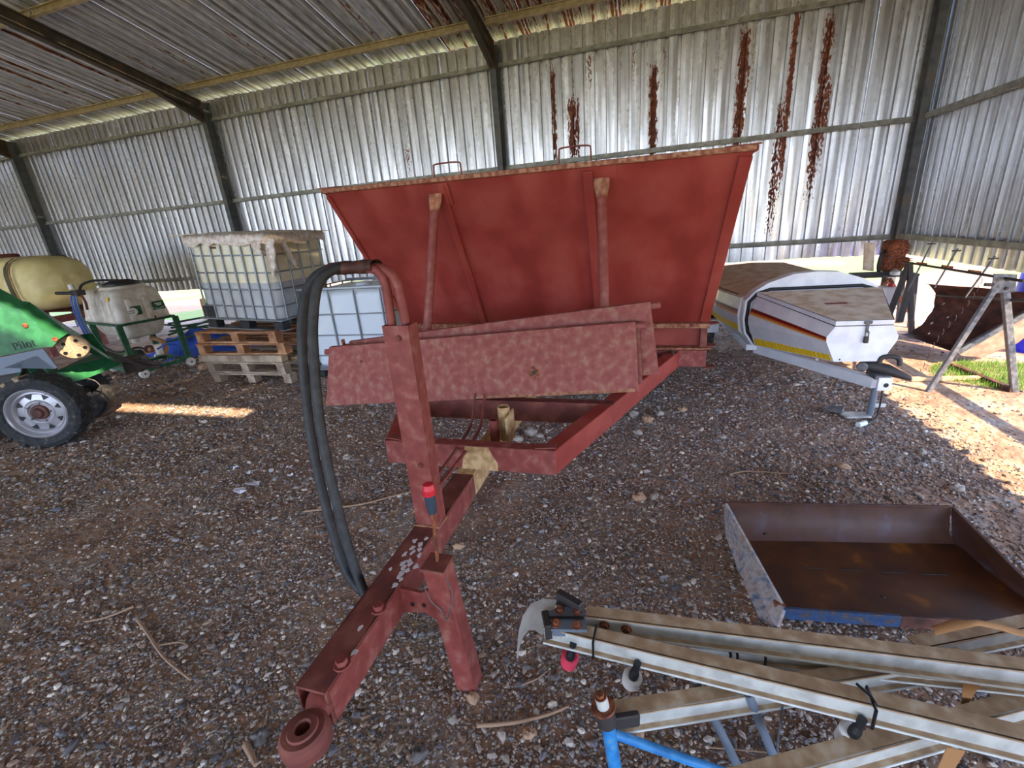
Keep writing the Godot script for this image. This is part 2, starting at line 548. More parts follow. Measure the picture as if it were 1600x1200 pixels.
func build_shell() -> void:
	var clean := []
	for k in 3:
		clean.append(zinc([], 40 + k, rgb(208, 208, 210), 0.07))
	# back wall -------------------------------------------------------------
	var wall := thing("wall_back", "long back wall of ribbed zinc sheets with a gap above the ground", "wall", Vector3.ZERO, "", "structure")
	var wl := 3.60
	var wm := []
	for k in 4:
		wm.append(ribbed(wl, 100 + k))
	# rust runs seen on this wall: [x, top y, bottom y, half width, strength]
	var runs := [[-1.51, 3.9, 2.0, 0.03, 0.95], [-1.22, 3.45, 2.1, 0.055, 1.0], [-1.13, 3.4, 2.2, 0.02, 0.9], [-0.93, 4.0, 3.35, 0.025, 0.8], [-0.28, 3.95, 3.3, 0.02, 0.7], [0.02, 3.7, 2.0, 0.05, 1.05], [0.15, 3.9, 3.4, 0.02, 0.7], [1.23, 3.95, 2.0, 0.06, 1.0], [1.2, 2.3, 1.2, 0.05, 0.62], [1.85, 4.1, 1.6, 0.035, 1.0], [1.78, 3.0, 1.0, 0.05, 0.62], [2.25, 3.9, 1.5, 0.05, 0.9], [2.32, 3.2, 1.9, 0.04, 0.8], [-4.25, 3.5, 3.2, 0.03, 0.9], [-4.2, 3.1, 2.4, 0.05, 0.5]]
	var n := 35
	for i in n:
		var x := SIDE - 0.02 - 0.686 * (i + 1)
		var mine := []
		for q in runs:
			if q[0] + q[3] > x and q[0] - q[3] < x + 0.686:
				mine.append([(q[0] - x) / 0.686, (4.36 - q[1]) / wl, (4.36 - q[2]) / wl, q[3] / 0.686, q[4]])
		var mt: Material = zinc(mine, 60 + i, rgb(208, 208, 210), 0.07) if mine else clean[(i * 7) % 3]
		var o := part("cladding_sheet", wm[i % 4], mt, wall)
		o.position = V(x, 0.76 + 0.006 * ((i * 5) % 3), BACK - 0.002 * (i % 2))
	# right-hand wall ---------------------------------------------------------
	var side := thing("wall_right", "right end wall of ribbed zinc sheets with daylight below", "wall", Vector3.ZERO, "", "structure")
	for i in 26:
		var z := BACK + 0.686 * i
		var low := 0.78 if z < -5.0 else 1.55
		var top := minf(roof_y(z), roof_y(z + 0.686)) - 0.06
		var o := part("cladding_sheet", ribbed(top - low, 200 + i), clean[(i * 5 + 1) % 3], side)
		o.transform = Transform3D(Basis(Vector3.UP, -PI / 2), V(SIDE, low, z))
	var left := thing("wall_left", "far end wall of ribbed zinc sheets beyond the yellow tank", "wall", Vector3.ZERO, "", "structure")
	for i in 26:
		var z := BACK + 0.686 * i
		var top := minf(roof_y(z), roof_y(z + 0.686)) - 0.02
		var o := part("cladding_sheet", ribbed(top - 0.6, 240 + i), clean[i % 3], left)
		o.transform = Transform3D(Basis(Vector3.UP, PI / 2), V(-20.5, 0.6, z + 0.686))
	var flash := MB.new()
	flash.beam(V(SIDE + 0.045, roof_y(BACK - 0.2) - 0.12, BACK - 0.2), V(SIDE + 0.045, roof_y(RIDGE) - 0.12, RIDGE), 0.012, 0.34, 0.002)
	flash.beam(V(SIDE + 0.045, roof_y(RIDGE) - 0.12, RIDGE), V(SIDE + 0.045, roof_y(2 * RIDGE - BACK) - 0.12, 2 * RIDGE - BACK), 0.012, 0.34, 0.002)
	part("gable_flashing", flash, clean[0], side)
	# roof --------------------------------------------------------------------
	var roof := thing("ceiling", "underside of the sloping ribbed zinc roof with rust streaks", "roof", Vector3.ZERO, "", "structure")
	var rl := sqrt(1 + SLOPE * SLOPE) * (RIDGE - BACK + 0.25 - 0.09)
	var rfront := sqrt(1 + SLOPE * SLOPE) * (RIDGE - BACK + 0.25 - 0.09)
	var rm := [ribbed(rl, 301), ribbed(rl, 302)]
	var rmats := [zinc([], 81, rgb(190, 192, 198), 0.3, 0.0, 0.35, 0.35, 0.6), zinc([[0.62, 0.8, 0.97, 0.04, 0.62]], 82, rgb(188, 190, 196), 0.3, 0.0, 0.35, 0.35, 0.6), zinc([[0.1, 0.5, 1.0, 0.06, 0.95], [0.42, 0.72, 1.0, 0.09, 1.0], [0.8, 0.6, 1.0, 0.08, 0.95]], 83, rgb(190, 188, 182), 0.3, 0.08, 0.35, 0.35, 0.6), zinc([[0.2, 0.62, 0.96, 0.07, 1.0], [0.7, 0.72, 0.97, 0.06, 0.9]], 84, rgb(188, 190, 196), 0.3, 0.0, 0.35, 0.35, 0.6)]
	var ang := atan(SLOPE)
	for i in n:
		var x := SIDE + 0.12 - 0.686 * (i + 1)
		var which: int = 2 if x > -3.4 else ([0, 1, 0, 0, 1][i % 5] if x > -8.3 else [3, 1, 3, 0][i % 4])
		# sheet laid from the back eave up to the ridge, inside face down
		var b := Basis(V(1, 0, 0), V(0, sin(ang), cos(ang)), V(0, -cos(ang), sin(ang)))
		var o := part("roof_sheet", rm[i % 2], rmats[which], roof)
		o.transform = Transform3D(b, V(x, EAVE - 0.25 * SLOPE + 0.004 * (i % 2), BACK - 0.25))
		var b2 := Basis(V(1, 0, 0), V(0, sin(ang), -cos(ang)), V(0, -cos(ang), -sin(ang)))
		var o2 := part("roof_sheet", rm[(i + 1) % 2], rmats[0], roof)
		o2.transform = Transform3D(b2 * Basis.from_scale(V(-1,1,1)), V(x + 0.686, EAVE - 0.25 * SLOPE + 0.004 * (i % 2), 2 * RIDGE - BACK + 0.25))
	var cap := MB.new()
	for seg in [[2.42, 3.62], [-20.5, -4.5]]:
		for s in [-1, 1]:
			var ry := roof_y(RIDGE) + 0.05
			var a := V(seg[0], ry, RIDGE)
			var c := V(seg[1], ry, RIDGE)
			var dn := V(0, -0.04, 0.22 * s)
			cap.slab([a, c, c + dn, a + dn] if s > 0 else [c, a, a + dn, c + dn], V(0, 0.003, 0))
	part("ridge_cap", cap, clean[0], roof)
	# steel frames --------------------------------------------------------------
	var where := ["far left behind the yellow tank", "behind the caged tote on pallets", "behind the red trailer", "in the corner by the end wall"]
	var xs := [-14.2, -8.36, -2.42, 3.42]
	for k in 4:
		var f := thing("portal_frame", "dark steel post and sloping rafter " + where[k], "steel frame", V(xs[k], 0, -8.1), "")
		part("post", MB.new().extr(i_section(0.1, 0.19), V(0, -0.05, 0), V(0, roof_y(-8.1) - 0.13, 0), Vector3.BACK), M.post, f)
		if k == 3:
			part("rafter", MB.new().extr(i_section(0.1, 0.2), V(0, roof_y(-8.05) - 0.23, 0.1), V(0, roof_y(RIDGE) - 0.23, RIDGE + 8.1)), M.rafter, f)
		else:
			part("rafter", MB.new().extr(i_section(0.1, 0.2), V(0, roof_y(-8.05) - 0.23, 0.1), V(0, roof_y(RIDGE) - 0.23, RIDGE + 8.1)), M.rafter, f)
		# deep end of the rafter at the post: web and bottom flange
		var y0 := roof_y(-8.0) - 0.14
		part("haunch", MB.new().extr(PackedVector2Array([Vector2(0.09, y0), Vector2(0.09, 3.96), Vector2(0.14, 3.96), Vector2(1.0, roof_y(-7.1) - 0.33), Vector2(1.0, roof_y(-7.1) - 0.14)]), V(0.006, 0, 0), V(-0.006, 0, 0)), M.rafter, f)
		part("haunch_flange", MB.new().beam(V(0, 3.965, 0.09), V(0, roof_y(-7.1) - 0.335, 1.0), 0.1, 0.012), M.rafter, f)
		part("end_plate", MB.new().box(V(0, (y0 + 3.94) / 2, 0.1), V(0.11, y0 - 3.94, 0.014), 0.002), M.rafter, f)
		for b in 4:
			for s in [-1, 1]:
				part("bolt", MB.new().bolt(V(s * 0.035, 4.0 + b * 0.095, 0.107), V(0, 0, 1), 0.012, 0.012), M.bolt, f)
		part("base_plate", MB.new().box(V(0, 0.01, 0), V(0.22, 0.02, 0.3), 0.003), M.post, f)
	# rails and purlins: one per bay -----------------------------------------------
	var bays := [[-20.5, -14.25, "far left bay"], [-14.15, -8.41, "bay left of the caged tote"], [-8.31, -2.47, "bay left of the red trailer"], [-2.37, 3.37, "bay right of the middle post"]]
	var hs := [[1.02, "bottom"], [2.53, "middle"], [4.02, "top"]]
	for b in bays:
		for h in hs:
			single("wall_rail", MB.new().extr(PackedVector2Array([Vector2(-0.03, -0.035), Vector2(0.03, -0.035), Vector2(0.03, -0.029), Vector2(-0.024, -0.029), Vector2(-0.024, 0.035), Vector2(-0.03, 0.035)]), V(b[1], h[0], -8.135), V(b[0], h[0], -8.135)), M.girt, "grey rail, %s of three, back wall, %s" % [h[1], b[2]], "wall rail", "", "")
	for h in [[1.03, "bottom"], [2.53, "upper"]]:
		single("wall_rail", MB.new().extr(PackedVector2Array([Vector2(-0.03, -0.035), Vector2(0.03, -0.035), Vector2(0.03, -0.029), Vector2(-0.024, -0.029), Vector2(-0.024, 0.035), Vector2(-0.03, 0.035)]), V(SIDE - 0.05, h[0], -8.0), V(SIDE - 0.05, h[0], 9.5)), M.girt, "grey angle iron rail, %s one on the right end wall" % h[1], "wall rail")
	var pz := [-7.72, -5.58, -3.45, -1.3, 0.6]
	for k in pz.size():
		for b in bays:
			if k > 1 and b[0] < -15: continue
			var y := roof_y(pz[k]) - 0.058
			single("roof_purlin", MB.new().extr(c_section(0.05, 0.11), V(b[0] - 0.03, y, pz[k]), V(b[1] + 0.03, y, pz[k]), V(0, cos(ang), -sin(ang))), M.purlin, "tan channel purlin, %s row up from the back eave, %s" % [["first", "second", "third", "fourth", "fifth"][k], b[2]], "purlin")

# ---------------------------------------------------------------- ground
var hill := FastNoiseLite.new()

func floor_y(x: float, z: float) -> float:
	return hill.get_noise_2d(x, z) * 0.012

func pebble(sd: int, flat: float) -> ArrayMesh:
	var r := RandomNumberGenerator.new()
	r.seed = sd
	var s := SphereMesh.new()
	s.radial_segments = 6; s.rings = 2
	var g := (1 + sqrt(5.0)) / 2
	var p := [V(-1, g, 0), V(1, g, 0), V(-1, -g, 0), V(1, -g, 0), V(0, -1, g), V(0, 1, g), V(0, -1, -g), V(0, 1, -g), V(g, 0, -1), V(g, 0, 1), V(-g, 0, -1), V(-g, 0, 1)]
	for i in p.size():
		p[i] = p[i].normalized() * r.randf_range(0.72, 1.15) * V(1, flat, 0.8)
	var m := MB.new()
	for f in [[0, 11, 5], [0, 5, 1], [0, 1, 7], [0, 7, 10], [0, 10, 11], [1, 5, 9], [5, 11, 4], [11, 10, 2], [10, 7, 6], [7, 1, 8], [3, 9, 4], [3, 4, 2], [3, 2, 6], [3, 6, 8], [3, 8, 9], [4, 9, 5], [2, 4, 11], [6, 2, 10], [8, 6, 7], [9, 8, 1]]:
		m.tri(p[f[0]], p[f[1]], p[f[2]])
	return m.mesh()

func build_ground() -> void:
	hill = noise(0.35, 4, 3)
	var dirt := StandardMaterial3D.new()
	dirt.roughness = 0.95
	dirt.albedo_texture = ntex(0.012, 9, [[0.2, rgb(132, 104, 88)], [0.42, rgb(159, 127, 107)], [0.6, rgb(178, 144, 120)], [0.8, rgb(164, 148, 137)]], 512, 6)
	dirt.uv1_triplanar = true
	dirt.uv1_scale = Vector3.ONE / 2.3
	dirt.detail_enabled = true
	dirt.heightmap_enabled = true
	dirt.heightmap_texture = ntex(0.06, 19, [[0.0, Color.BLACK], [1.0, Color.WHITE]], 512, 5)
	dirt.heightmap_scale = 1.2
	dirt.detail_enabled = false
	M.dirt = dirt
	var m := MB.new()
	var rows := []
	var z := 3.0
	while z >= -8.6:
		var row := []
		var x := -22.0
		while x <= 4.3:
			row.append(V(x, floor_y(x, z), z))
			x += 0.15 if x > -9 else 0.6
		rows.append(row)
		z -= 0.15
	m.grid(rows)
	single("floor", m, dirt, "brown dirt floor of the shed under loose gravel", "ground", "", "structure")
	# outside
	var grass := StandardMaterial3D.new()
	grass.roughness = 0.95
	grass.albedo_texture = ntex(0.006, 29, [[0.25, rgb(172, 124, 92)], [0.44, rgb(162, 126, 86)], [0.52, rgb(122, 128, 62)], [0.75, rgb(124, 140, 62)]], 512, 6)
	grass.uv1_triplanar = true
	grass.uv1_scale = Vector3.ONE / 14.0
	grass.heightmap_enabled = true
	grass.heightmap_texture = dirt.heightmap_texture
	grass.heightmap_scale = 4.0
	single("ground_outside", MB.new().box(V(-10, -0.30, -4), V(240, 0.5, 240)), grass, "open ground of grass and bare orange soil around the shed", "ground", "", "structure")
	# crushed stone spread on the floor
	var kinds := [pebble(1, 0.55), pebble(2, 0.7), pebble(3, 0.42), pebble(5, 0.6)]
	var tones := [rgb(148, 134, 124), rgb(118, 110, 108), rgb(166, 152, 142), rgb(138, 112, 94), rgb(152, 128, 110), rgb(104, 100, 104), rgb(180, 170, 162), rgb(142, 140, 144), rgb(124, 98, 82), rgb(136, 122, 114), rgb(92, 86, 88), rgb(206, 196, 184)]
	var lots := [[], [], [], []]
	var clump := noise(0.5, 77, 3)
	var bands := [[0.35, 2.4, 15000.0, 0.0048, 0.0088], [2.4, 4.2, 7600.0, 0.0062, 0.0105], [4.2, 6.5, 2600.0, 0.009, 0.015], [6.5, 9.5, 800.0, 0.012, 0.019]]
	for bd in bands:
		var n := int(bd[2] * 0.5 * deg_to_rad(160.0) * (bd[1] * bd[1] - bd[0] * bd[0]))
		for i in n:
			var a := deg_to_rad(rng.randf_range(-55.0, 105.0))
			var d := sqrt(rng.randf_range(bd[0] * bd[0], bd[1] * bd[1]))
			var x := -sin(a) * d
			var zz := -cos(a) * d
			if x > 3.4 or zz < -8.1 or zz > 0.6: continue
			var q := clump.get_noise_2d(x, zz)
			var keep := 0.78 + q * 0.9
			if x > 1.6: keep *= clampf(1.0 - (x - 1.6) * 1.6, 0.06, 1.0)
			if rng.randf() > keep: continue
			var s := rng.randf_range(bd[3], bd[4]) * (0.55 + 0.9 * rng.randf() * rng.randf() + (1.2 if rng.randf() < 0.02 else 0.0))
			var b := Basis(Vector3.UP, rng.randf() * TAU) * Basis(Vector3.RIGHT, rng.randf_range(-0.5, 0.5)) * Basis.from_scale(V(s, s, s) * V(rng.randf_range(0.8, 1.5), 1.0, 1.0))
			var c: Color = tones[rng.randi() % tones.size()].srgb_to_linear()
			c = c * rng.randf_range(0.75, 1.35)
			c.a = 1
			lots[rng.randi() % 4].append([Transform3D(b, V(x, floor_y(x, zz) + s * 0.25, zz)), c])
	var sm := StandardMaterial3D.new()
	sm.roughness = 0.85
	sm.vertex_color_use_as_albedo = true
	for k in 4:
		var mm := MultiMesh.new()
		mm.transform_format = MultiMesh.TRANSFORM_3D
		mm.use_colors = true
		mm.mesh = kinds[k]
		mm.instance_count = lots[k].size()
		for i in lots[k].size():
			mm.set_instance_transform(i, lots[k][i][0])
			mm.set_instance_color(i, lots[k][i][1])
		var mi := MultiMeshInstance3D.new()
		mi.name = numbered("gravel")
		mi.multimesh = mm
		mi.material_override = sm
		add_child(mi)
		tag(mi, "loose grey and brown crushed stone covering the shed floor", "gravel", "gravel on the floor", "stuff")

# ---------------------------------------------------------------- red hopper trailer
func build_red_trailer() -> void:
	var T := thing("hopper_trailer", "large red steel hopper trailer with drawbar, hose mast and parking leg", "trailer", V(-0.855, 0, -1.86))
	var o := -T.position
	var add := func(called: String, m: MB, mt: Material, lab := "", par: Node3D = T) -> MeshInstance3D:
		var r := part(called, m, mt, par, lab)
		if par == T: r.position = o
		return r
	var cx := -0.855
	# drawbar: hollow box open at the front
	var d := MB.new()
	for s in [-1, 1]:
		d.box(V(cx + s * 0.047, 0.40, -1.235), V(0.008, 0.12, 1.13), 0.002)
		d.box(V(cx, 0.40 + s * 0.056, -1.235), V(0.10, 0.008, 1.13), 0.002)
	var db: MeshInstance3D = add.call("drawbar", d, M.red_brown)
	part("drawbar_side", MB.new().box(V(cx + 0.0525, 0.40, -1.2), V(0.002, 0.112, 1.04), 0), M.red_pink, db)
	var rear := MB.new().box(V(cx, 0.40, -2.72), V(0.10, 0.12, 1.84), 0.004)
	add.call("drawbar_rear", rear, M.cream, "bare tan rear stretch of the drawbar")
	# tow eye
	var eye := MB.new()
	eye.lathe(PackedVector2Array([Vector2(0.0185, 0.030), Vector2(0.0185, -0.034), Vector2(0.052, -0.036), Vector2(0.062, -0.026), Vector2(0.065, 0.0), Vector2(0.062, 0.020), Vector2(0.054, 0.029), Vector2(0.040, 0.030), Vector2(0.037, 0.035), Vector2(0.022, 0.036), Vector2(0.0185, 0.030)]), 28, V(-0.825, 0.395, -0.598), Basis(V(0, 0, 1), 0.06))
	var eo: MeshInstance3D = add.call("tow_eye", eye, M.red_brown)
	part("neck", MB.new().grid([
		ring(V(-0.845, 0.405, -0.70), 0.042, 0.036, V(0, 0, 1)), ring(V(-0.842, 0.403, -0.672), 0.040, 0.034, V(0, 0, 1)), ring(V(-0.836, 0.397, -0.650), 0.036, 0.026, V(0, 0, 1)), ring(V(-0.83, 0.395, -0.635), 0.040, 0.024, V(0, 0, 1))], true), M.red_pink, eo)
	for p in [V(-0.813, 0.46, -0.757), V(-0.816, 0.46, -0.956)]:
		add.call("bolt", MB.new().bolt(p, Vector3.UP, 0.017, 0.022), M.red_pink)
	var drop := MB.new()
	for p in [V(-0.827, 0.4605, -1.185), V(-0.802, 0.4605, -1.214), V(-0.815, 0.4605, -1.165), V(-0.787, 0.4605, -1.159), V(-0.823, 0.4605, -1.119), V(-0.822, 0.4605, -1.103), V(-0.827, 0.4605, -1.275), V(-0.82, 0.4605, -1.306), V(-0.817, 0.4605, -1.249), V(-0.818, 0.4605, -1.058), V(-0.86, 0.4605, -1.21), V(-0.875, 0.4605, -1.13), V(-0.85, 0.4605, -1.25), V(-0.832, 0.4605, -1.145), V(-0.845, 0.4605, -1.165), V(-0.812, 0.4605, -1.135), V(-0.838, 0.4605, -1.225), V(-0.86, 0.4605, -1.29), V(-0.81, 0.4605, -1.09), V(-0.835, 0.4605, -0.88), V(-0.80, 0.4605, -0.80)]:
		var rg := []
		for k in 9:
			var r := rng.randf_range(0.004, 0.013)
			rg.append(p + V(cos(TAU * k / 9.0) * r, 0.001, -sin(TAU * k / 9.0) * r * 1.3))
		drop.slab(rg, V(0, 0.0015, 0))
	add.call("bird_droppings", drop, M.dropping, "white bird droppings").set_meta("kind", "stuff")
	# frame behind
	add.call("front_bar", MB.new().box(V(cx, 0.525, -1.885), V(0.91, 0.13, 0.07), 0.004), M.red_pink)
	add.call("bare_patch", MB.new().slab([V(-0.885, 0.461, -1.848), V(-0.692, 0.461, -1.848), V(-0.690, 0.505, -1.848), V(-0.715, 0.545, -1.848), V(-0.732, 0.588, -1.848), V(-0.855, 0.588, -1.848)], V(0, 0, 0.003)), M.cream, "tan patch of bare primer")
	for s in [-1, 1]:
		add.call("side_arm", MB.new().beam(V(cx + s * 0.415, 0.525, -1.87), V(cx + s * 1.07, 0.525, -3.62), 0.085, 0.128, 0.004), M.red)
		add.call("corner_plate", MB.new().box(V(cx + s * 0.40, 0.5935, -1.89), V(0.10, 0.006, 0.05), 0.002, Basis(Vector3.UP, s * 0.2)), M.red_pink)
	add.call("cross_member", MB.new().extr(PackedVector2Array([Vector2(-0.03, -0.065), Vector2(0.03, -0.065), Vector2(0.03, -0.05), Vector2(-0.018, -0.05), Vector2(-0.018, 0.05), Vector2(0.03, 0.05), Vector2(0.03, 0.065), Vector2(-0.03, 0.065)]), V(cx - 0.68, 0.525, -2.48), V(cx + 0.68, 0.525, -2.48)), M.red_brown)
	# short upright pipes on the drawbar
	for q in [[V(-0.795, 0.46, -2.13), 0.026, 0.15, M.red_pink], [V(-0.755, 0.46, -2.2), 0.034, 0.20, M.cream]]:
		var R: float = q[1]
		add.call("pipe_socket", MB.new().lathe(PackedVector2Array([Vector2(R, 0), Vector2(R, q[2]), Vector2(R - 0.006, q[2]), Vector2(R - 0.006, 0.02), Vector2(0, 0.02)]), 18, q[0]), q[3])
	add.call("socket_plate", MB.new().box(V(-0.715, 0.55, -2.17), V(0.012, 0.17, 0.14), 0.002), M.cream)
	# hydraulic lines
	add.call("hydraulic_line", MB.new().tube(spline([V(-0.981, 0.665, -2.36), V(-0.949, 0.573, -2.2), V(-0.935, 0.545, -2.05), V(-0.848, 0.619, -1.6), V(-0.805, 0.663, -1.43)], 6), 0.0085, 8), M.red_brown)
	add.call("hydraulic_line", MB.new().tube(spline([V(-0.920, 0.665, -2.36), V(-0.895, 0.564, -2.2), V(-0.880, 0.535, -2.05), V(-0.818, 0.599, -1.6), V(-0.797, 0.628, -1.43)], 6), 0.0085, 8), M.red_pink)
	# hose mast
	var mast := MB.new()
	mast.box(V(-0.85, 0.88, -1.388), V(0.104, 0.84, 0.007), 0.001)
	for s in [-1, 1]:
		mast.box(V(-0.85 + s * 0.0485, 0.88, -1.42), V(0.007, 0.84, 0.065), 0.001)
	var mo: MeshInstance3D = add.call("hose_mast", mast, M.red_pink)
	part("weld_foot", MB.new().box(V(-0.85, 0.463, -1.415), V(0.116, 0.008, 0.08), 0.003), M.dirty_edge, mo)
	for p in [V(-0.842, 1.255, -1.3845), V(-0.836, 0.746, -1.3845)]:
		part("bolt", MB.new().bolt(p, V(0, 0, 1), 0.009, 0.008), M.bolt, mo)
	add.call("hose_pipe", MB.new().tube(spline([V(-0.882, 1.2, -1.42), V(-0.882, 1.302, -1.42), V(-0.880, 1.383, -1.42), V(-0.882, 1.445, -1.42), V(-0.902, 1.486, -1.42), V(-0.945, 1.499, -1.42), V(-1.003, 1.504, -1.42), V(-1.068, 1.507, -1.42)]), 0.0165, 10), M.red_pink)
	add.call("hose_pipe", MB.new().tube(spline([V(-0.832, 1.2, -1.43), V(-0.832, 1.305, -1.43), V(-0.835, 1.387, -1.43), V(-0.843, 1.448, -1.43), V(-0.872, 1.485, -1.43), V(-0.93, 1.499, -1.44), V(-1.01, 1.5, -1.455), V(-1.087, 1.495, -1.46)]), 0.0165, 10), M.red_pink)
	var tape := MB.new()
	for k in 7:
		var x := -1.085 + k * 0.026
		tape.grid([ring(V(x - 0.015, 1.503, -1.437), 0.040 + 0.004 * (k % 2), 0.021 + 0.002 * (k % 3), V(1, 0.02, 0)), ring(V(x + 0.015, 1.503, -1.437), 0.041, 0.023, V(1, 0.02, 0.03))], true)
	add.call("tape_wrap", tape, M.rust_dark, "brown tape wound round the hose pipes")
	add.call("hydraulic_hose", MB.new().tube(spline([V(-1.04, 1.505, -1.415), V(-1.067, 1.500, -1.39), V(-1.10, 1.462, -1.35), V(-1.114, 1.365, -1.31), V(-1.116, 1.237, -1.27), V(-1.114, 0.990, -1.22), V(-1.071, 0.741, -1.16), V(-1.017, 0.494, -1.11), V(-0.952, 0.346, -1.07)]), 0.0175, 12), M.rubber)
	add.call("hydraulic_hose", MB.new().tube(spline([V(-1.06, 1.5, -1.45), V(-1.10, 1.505, -1.44), V(-1.15, 1.482, -1.41), V(-1.182, 1.434, -1.38), V(-1.195, 1.337, -1.34), V(-1.196, 1.205, -1.3), V(-1.195, 0.934, -1.25), V(-1.141, 0.680, -1.18), V(-1.066, 0.433, -1.12), V(-0.95, 0.33, -1.09)]), 0.0175, 12), M.rubber)
	# parking leg
	var leg := MB.new().beam(V(-0.652, 0.557, -1.083), V(-0.609, -0.003, -1.103), 0.076, 0.076, 0.004, Vector3.BACK)
	var lo: MeshInstance3D = add.call("parking_leg", leg, M.red_pink)
	part("leg_cap", MB.new().box(V(-0.653, 0.561, -1.083), V(0.088, 0.012, 0.088), 0.003), M.red_brown, lo)
	part("leg_bracket", MB.new().slab([V(-0.80, 0.345, -1.06), V(-0.72, 0.36, -1.06), V(-0.67, 0.33, -1.06), V(-0.68, 0.47, -1.06), V(-0.72, 0.445, -1.06), V(-0.80, 0.45, -1.06)], V(0, 0, 0.012)), M.red_pink, lo)
	for p in [V(-0.76, 0.39, -1.058), V(-0.715, 0.395, -1.058)]:
		part("hole", MB.new().lathe(PackedVector2Array([Vector2(0.008, 0.0015), Vector2(0, 0.0015)]), 10, p, Basis(V(1, 0, 0), PI / 2)), M.black, lo)
	part("wire", MB.new().tube(spline([V(-0.69, 0.5, -1.04), V(-0.672, 0.44, -1.038), V(-0.64, 0.40, -1.042), V(-0.632, 0.36, -1.045), V(-0.605, 0.42, -1.045), V(-0.596, 0.48, -1.05), V(-0.606, 0.54, -1.045)]), 0.0018, 5), M.steel_grey, lo)
	var ho: MeshInstance3D = add.call("jack_handle", MB.new().tube(spline([V(-0.655, 0.56, -1.09), V(-0.650, 0.65, -1.09), V(-0.647, 0.70, -1.09), V(-0.645, 0.77, -1.09)]), 0.006, 8), M.rust)
	part("grip", MB.new().lathe(PackedVector2Array([Vector2(0, 0), Vector2(0.013, 0.0), Vector2(0.017, 0.03), Vector2(0.019, 0.075), Vector2(0, 0.075)]), 14, V(-0.6445, 0.757, -1.09)), M.grip, ho)
	part("grip_cap", MB.new().lathe(PackedVector2Array([Vector2(0.021, 0), Vector2(0.021, 0.02), Vector2(0.016, 0.036), Vector2(0, 0.038)]), 14, V(-0.6445, 0.826, -1.09)), M.red_cap, ho, "bright red cap")
	# hopper: front wall leans back towards the bottom
	var tl := V(-2.229, 1.92, -3.0)
	var tr := V(0.536, 1.882, -3.0)
	var bl := V(-2.075, 0.835, -3.6)
	var br := V(0.444, 0.798, -3.6)
	var back := 3.5
	var tlb := tl + V(0.0, 0, -back); var trb := tr + V(0.0, 0, -back)
	var blb := bl + V(0, 0, -back + 1.2); var brb := br + V(0, 0, -back + 1.2)
	var nf := (br - bl).cross(tl - bl).normalized()
	var P := func(u: float, w: float) -> Vector3:    # on the front wall, u across, w up
		return bl.lerp(br, u).lerp(tl.lerp(tr, u), w)
	add.call("front_wall", MB.new().slab([bl, br, tr, tl], nf * 0.006), M.red)
	add.call("side_wall", MB.new().slab([br, brb, trb, tr], V(0.006, 0, 0)), M.red)
	add.call("side_wall", MB.new().slab([blb, bl, tl, tlb], V(-0.006, 0, 0)), M.red)
	add.call("rear_wall", MB.new().slab([brb, blb, tlb, trb], V(0, 0, -0.006)), M.red)
	add.call("hopper_floor", MB.new().slab([bl, br, brb, blb], V(0, 0.006, 0)), M.red)
	var rim := MB.new()
	rim.beam(tl + V(-0.01, 0.012, 0.005), tr + V(0.01, 0.012, 0.005), 0.045, 0.03, 0.004)
	add.call("rim", rim, M.dirty_edge)
	add.call("rim", MB.new().beam(tr + V(0.005, 0.012, 0), trb + V(0.005, 0.012, 0), 0.04, 0.03, 0.004), M.red)
	add.call("rim", MB.new().beam(tl + V(-0.005, 0.012, 0), tlb + V(-0.005, 0.012, 0), 0.04, 0.03, 0.004), M.red)
	add.call("rim", MB.new().beam(tlb + V(0, 0.012, 0), trb + V(0, 0.012, 0), 0.04, 0.03, 0.004), M.red)
	add.call("corner_plate", MB.new().slab([tr + V(-0.15, 0.034, 0.02), tr + V(0.035, 0.034, 0.025), tr + V(0.035, 0.045, -0.10), tr + V(-0.05, 0.045, -0.10)], V(0, 0.008, 0)), M.red_brown)
	add.call("corner_plate", MB.new().slab([tl + V(-0.035, 0.034, 0.025), tl + V(0.12, 0.034, 0.02), tl + V(0.06, 0.045, -0.14), tl + V(-0.035, 0.045, -0.14)], V(0, 0.008, 0)), M.red_brown)
	for q in [[-1.33, 0.052], [-0.362, 0.06]]:
		var u: float = (q[0] - tl.x) / (tr.x - tl.x)
		var ub: float = (q[0] - bl.x) / (br.x - bl.x)
		add.call("stiffener", MB.new().beam(P.call(u, 0.985) + nf * 0.014, P.call(ub, 0.02) + nf * 0.014, q[1], 0.028, 0.004, nf), M.red)
	add.call("edge_strip", MB.new().beam(P.call(0.988, 0.98) + nf * 0.008, P.call(0.985, 0.02) + nf * 0.008, 0.07, 0.014, 0.003, nf), M.red)
	add.call("edge_strip", MB.new().beam(P.call(0.006, 0.98) + nf * 0.008, P.call(0.006, 0.02) + nf * 0.008, 0.035, 0.014, 0.003, nf), M.red)
	# braces from the top of the wall down to the frame
	for q in [[V(-1.362, 1.815, -2.975), V(-1.50, 0.60, -2.70)], [V(-0.278, 1.802, -2.975), V(-0.235, 0.60, -2.64)]]:
		var a: Vector3 = q[0]
		var b: Vector3 = q[1]
		var so: MeshInstance3D = add.call("brace", MB.new().tube([a.lerp(b, 0.07), b], 0.031, 14), M.red_pink)
		part("flattened_end", MB.new().grid([ring(a + V(0, 0.02, 0), 0.048, 0.008, (a - b).normalized()), ring(a.lerp(b, 0.02), 0.046, 0.010, (a - b).normalized()), ring(a.lerp(b, 0.075), 0.031, 0.031, (a - b).normalized())], true).fan(ring(a + V(0, 0.02, 0), 0.048, 0.008, (a - b).normalized())), M.dirty_edge, so)
